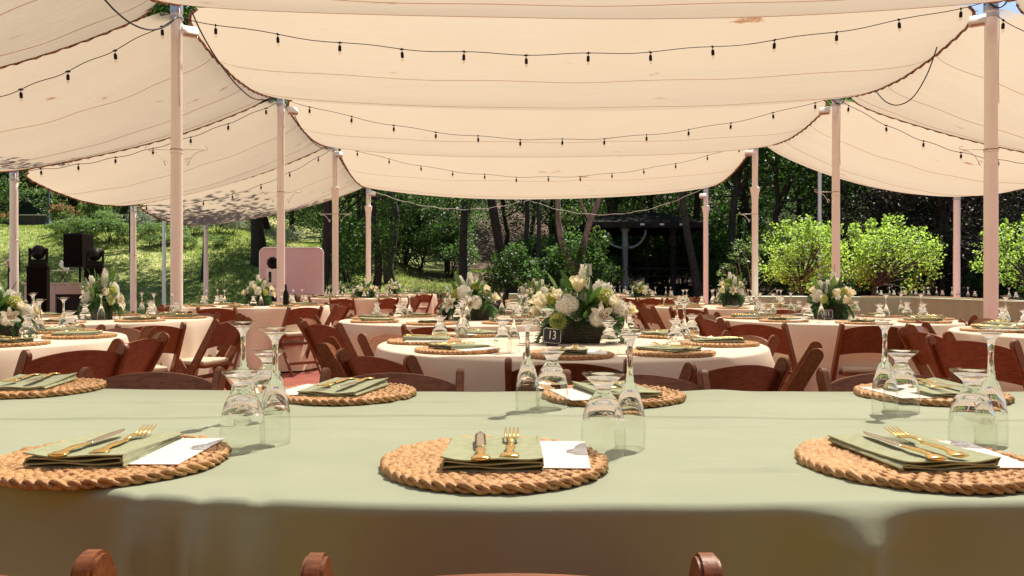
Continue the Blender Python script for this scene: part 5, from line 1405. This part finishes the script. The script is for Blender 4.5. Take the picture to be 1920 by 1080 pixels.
def dj_booth():
    d = 13.2; x0, x1 = gx(47, d), gx(172, d); cx = (x0 + x1) / 2; root = empty('dj_booth', (cx, d, 0), 0, 'pinkish white DJ booth front with black panels behind the tower', 'DJ booth'); hw = (x1 - x0) / 2
    bm = bmesh.new(); box(bm, (0, .30, 1.035), (2 * hw + .06, .66, .035), .004); build('top', bm, 'booth_white', root)
    xs = [-hw, -hw + .42, hw]
    for i, (a, b) in enumerate(zip(xs, xs[1:])):
        bm = bmesh.new()
        for cx_, w_ in ((a + .045, .09), (b - .045, .09)): box(bm, (cx_ + (.001 if cx_ < 0 else -.001), 0, .51), (w_ - .004, .05, 1.0), .004)
        box(bm, ((a + b) / 2, 0, .935), (b - a - .186, .05, .15), .004); box(bm, ((a + b) / 2, 0, .06), (b - a - .186, .05, .10), .004)
        build('frame', bm, 'booth_white', root)
        bm = bmesh.new(); box(bm, ((a + b) / 2, .012, .485), (b - a - .186, .012, .745)); build('scrim', bm, 'screen_black', root)
    for s in (-1, 1):
        bm = bmesh.new(); box(bm, (s * (hw - .01), .32, .50), (.025, .56, 1.0), .003); build('side_panel', bm, 'booth_white', root)
dj_booth()
def laptop():
    d = 13.5; root = empty('laptop', (gx(118, d), d, 1.054), -.5, 'grey laptop with its lid open on the DJ booth', 'laptop')
    bm = bmesh.new(); box(bm, (0, 0, .2), (.30, .2, .012), .003); build('base', bm, 'galv', root)
    bm = bmesh.new(); box(bm, (-.05, .05, .27), (.26, .01, .10), .003, Matrix.Rotation(.55, 4, 'Y')); build('lid', bm, 'galv', root)
    v, f = merge([tube([(-.1, 0, 0), (.1, 0, .19)], .008, 6), tube([(.1, 0, 0), (-.1, 0, .19)], .008, 6)]); pyd('riser', v, f, 'black', root)
laptop()
def backdrop():
    d = 19.0; x0, x1 = gx(488, d), gx(606, d); z1 = gz(465, d); cx = (x0 + x1) / 2; w_ = (x1 - x0) / 2; z0 = .12
    root = empty('photo_backdrop', (cx, d, 0), 0, 'pink fabric photo backdrop panel with rounded silver frame', 'backdrop')
    r = .13; out = []
    for (sx, sz, a0) in ((1, 1, 0), (-1, 1, 90), (-1, -1, 180), (1, -1, 270)):
        for i in range(9):
            a = math.radians(a0 + i * 90 / 8); zc = z1 - r if sz > 0 else z0 + r; out.append((sx * (w_ - r) + r * math.cos(a), zc + r * math.sin(a)))
    n = len(out); v = [(a, -.02, b) for a, b in out] + [(a, .02, b) for a, b in out]
    # softly rippled fabric face
    g = []; nx, nz = 40, 24; f = [tuple(range(n, 2 * n))]
    for i in range(n): f.append((i, (i + 1) % n, n + (i + 1) % n, n + i))
    pyd('back', v, f, 'pink', root)
    vv = []; ff = []
    for j in range(nz + 1):
        for i in range(nx + 1):
            z = z0 + (z1 - z0) * j / nz; ins = 0
            if z > z1 - r: q = z - (z1 - r); ins = r - math.sqrt(max(0, r * r - q * q))
            if z < z0 + r: q = (z0 + r) - z; ins = r - math.sqrt(max(0, r * r - q * q))
            x = (w_ - ins) * (-1 + 2 * i / nx); vv.append((x, -.024 - .008 * math.sin(x * 9 + z) - .005 * math.sin(x * 23), z))
    for j in range(nz):
        for i in range(nx): ff.append((j * (nx + 1) + i, j * (nx + 1) + i + 1, (j + 1) * (nx + 1) + i + 1, (j + 1) * (nx + 1) + i))
    pyd('fabric', vv, ff, 'pink', root, True)
    v, f = tube([(a, -.015, b) for a, b in out], .024, 8, closed=True); pyd('frame', v, f, 'silver', root, True)
    for s in (-1, 1):
        bm = bmesh.new(); box(bm, (s * w_ * .75, 0, .04), (.06, .5, .05), .005); build('foot', bm, 'silver', root)
backdrop()
def booth():
    d = 18.2; x = gx(511, d); root = empty('photo_booth', (x, d, 0), 0, 'white photo booth stand with a round black light before the pink panel', 'photo booth')
    bm = bmesh.new(); box(bm, (0, .05, .60), (.16, .10, 1.2), .02); build('column', bm, 'white_paint', root, True, sharp=40)
    bm = bmesh.new(); box(bm, (-.01, 0, 1.17), (.26, .09, .40), .03, seg=3); build('body', bm, 'white_paint', root, True, sharp=40)
    bm = bmesh.new(); box(bm, (-.045, -.049, 1.18), (.06, .01, .24), .004); build('screen', bm, 'mesh_green', root)
    bm = bmesh.new(); box(bm, (.04, -.049, 1.18), (.07, .01, .24), .004); build('panel', bm, 'white_paint', root)
    v = []; f = []; n = 40
    pr = [(0, -.02), (.045, -.02), (.05, -.05), (.10, -.06), (.14, -.02), (.14, .02), (0, .03)]
    vv, ff = lathe(pr, 40); vv = [((1 + .06 * math.sin(10 * math.atan2(q[1], q[0]))) * q[0], (1 + .06 * math.sin(10 * math.atan2(q[1], q[0]))) * q[1], q[2]) for q in vv]
    vv = [(q[0] + .02, q[2] - .01, q[1] + 1.50) for q in vv]; pyd('light_dish', vv, ff, 'black', root, True)
    bm = bmesh.new(); box(bm, (.02, -.02, 1.34), (.03, .03, .10), .005); build('neck', bm, 'black', root)
booth()
for px, w_, lab in ((512, .30, 'black equipment case below the photo booth'), (546, .20, 'black equipment case right of the second left pole')):
    d = 17.5; root = empty('equipment_case', (gx(px, d), d, 0), .1, lab, 'case', 'black cases by the pink panel')
    bm = bmesh.new(); box(bm, (0, 0, .36), (w_, .3, .72), .015); build('body', bm, 'black', root, True, sharp=40)
    bm = bmesh.new(); box(bm, (0, 0, .735), (w_ * 1.02, .31, .05), .012); build('lid', bm, 'black', root, True, sharp=40)
def bottle():
    d = 9.6; v, f = lathe([(0, .27), (.014, .27), (.015, .20), (.034, .16), (.036, .01), (.030, 0), (0, 0)], 14)
    tag(pyd('bottle', v, f, 'black', None, True, (gx(536, d), d, TZ + .002)), 'dark bottle standing on the white table before the pink panel', 'bottle')
bottle()
def bin_():
    d = 20.6; root = empty('planter_tub', (gx(1470, d), d, .0), 0, 'teal green tub behind the short sage table', 'tub')
    v, f = lathe([(.15, .70), (.19, .70), (.19, .66), (.17, .64), (.14, .0), (0, 0)], 20); pyd('tub', v, f, 'bin_green', root, True).data.set_sharp_from_angle(angle=.6)
bin_()
def notice():
    d = 24.5; root = empty('notice_board', (gx(1103, d), d, hgt(gx(1103, d), d)), .3, 'small white notice board in front of the forked tree', 'notice board')
    bm = bmesh.new(); box(bm, (0, 0, .72), (.06, .06, 1.5)); build('post', bm, 'bark_dark', root)
    bm = bmesh.new(); box(bm, (-.03, -.045, 1.42), (.24, .02, .34), .004, Matrix.Rotation(-.15, 4, 'X')); build('board', bm, pmat('notice_paint', (.50, .52, .56), .6), root)
notice()

def blocker():  # unseen wall and ledge, added to keep the near cloth's front in shade
    root = empty('blocker_wall', (0, -2.3, 0), 0, 'unseen dark brown house wall standing behind the viewpoint', 'wall')
    bm = bmesh.new(); box(bm, (0, 0, 1.75), (24, .2, 3.5), .01); build('wall_face', bm, pmat('blocker_brown', (.16, .085, .02), .8, col2=(.12, .065, .015), scale=3, stretch=(8, 8, .6)), root)
    bm = bmesh.new(); box(bm, (0, .10, 3.56), (24.4, .7, .10), .01); build('blocker_ledge', bm, 'roof_dark', root)
blocker()
bm = bmesh.new(); box(bm, (0, -.55, .01), (14, 3.2, .03)); tag(build('bounce_paving', bm, pmat('bounce_tan', (.46, .31, .09), .8, col2=(.38, .25, .07), scale=4)), kind='structure')  # unseen tan sheet, added to bounce warm light onto the near cloth's front
# ------------------------------------------------------------------ light, sky, camera
SUN = Vector((.42, .62, 1.25)).normalized()
sd = bpy.data.lights.new('sun', 'SUN'); sd.energy = 4.6; sd.angle = math.radians(.5); sd.color = (1, .94, .85)
so = bpy.data.objects.new('sun', sd); COL.objects.link(so); so.rotation_euler = SUN.to_track_quat('Z', 'Y').to_euler(); so.location = (12, 18, 40)
w = bpy.data.worlds.new('World'); scene.world = w; w.use_nodes = True
nt = w.node_tree; sky = nt.nodes.new('ShaderNodeTexSky'); sky.sky_type = 'NISHITA'; sky.sun_disc = False
sky.sun_elevation = math.asin(SUN.z); sky.sun_rotation = math.atan2(SUN.x, SUN.y)
bg = nt.nodes['Background']; bg.inputs[1].default_value = .055
nt.links.new(sky.outputs[0], bg.inputs[0])
cd = bpy.data.cameras.new('camera'); cam = bpy.data.objects.new('camera', cd); COL.objects.link(cam)
cam.location = (0, 0, CZ); cam.rotation_euler = (PI / 2, 0, 0)
cd.sensor_width = 36; cd.lens = F / 1920 * 36; cd.shift_x = (960 - CX) / 1920; cd.shift_y = -(540 - HY) / 1920
cd.clip_start = .05; cd.clip_end = 2000
scene.camera = cam
scene.view_settings.view_transform = 'Standard'; scene.view_settings.look = 'None'; scene.view_settings.gamma = 1
scene.view_settings.exposure = 1.40
cy = scene.cycles
cy.max_bounces = 12; cy.diffuse_bounces = 4; cy.glossy_bounces = 4; cy.transmission_bounces = 12; cy.transparent_max_bounces = 12
cy.caustics_refractive = True; cy.caustics_reflective = False; cy.sample_clamp_indirect = 8; cy.blur_glossy = 1.0
cy.use_denoising = True
try: cy.denoiser = 'OPENIMAGEDENOISE'
except Exception: pass
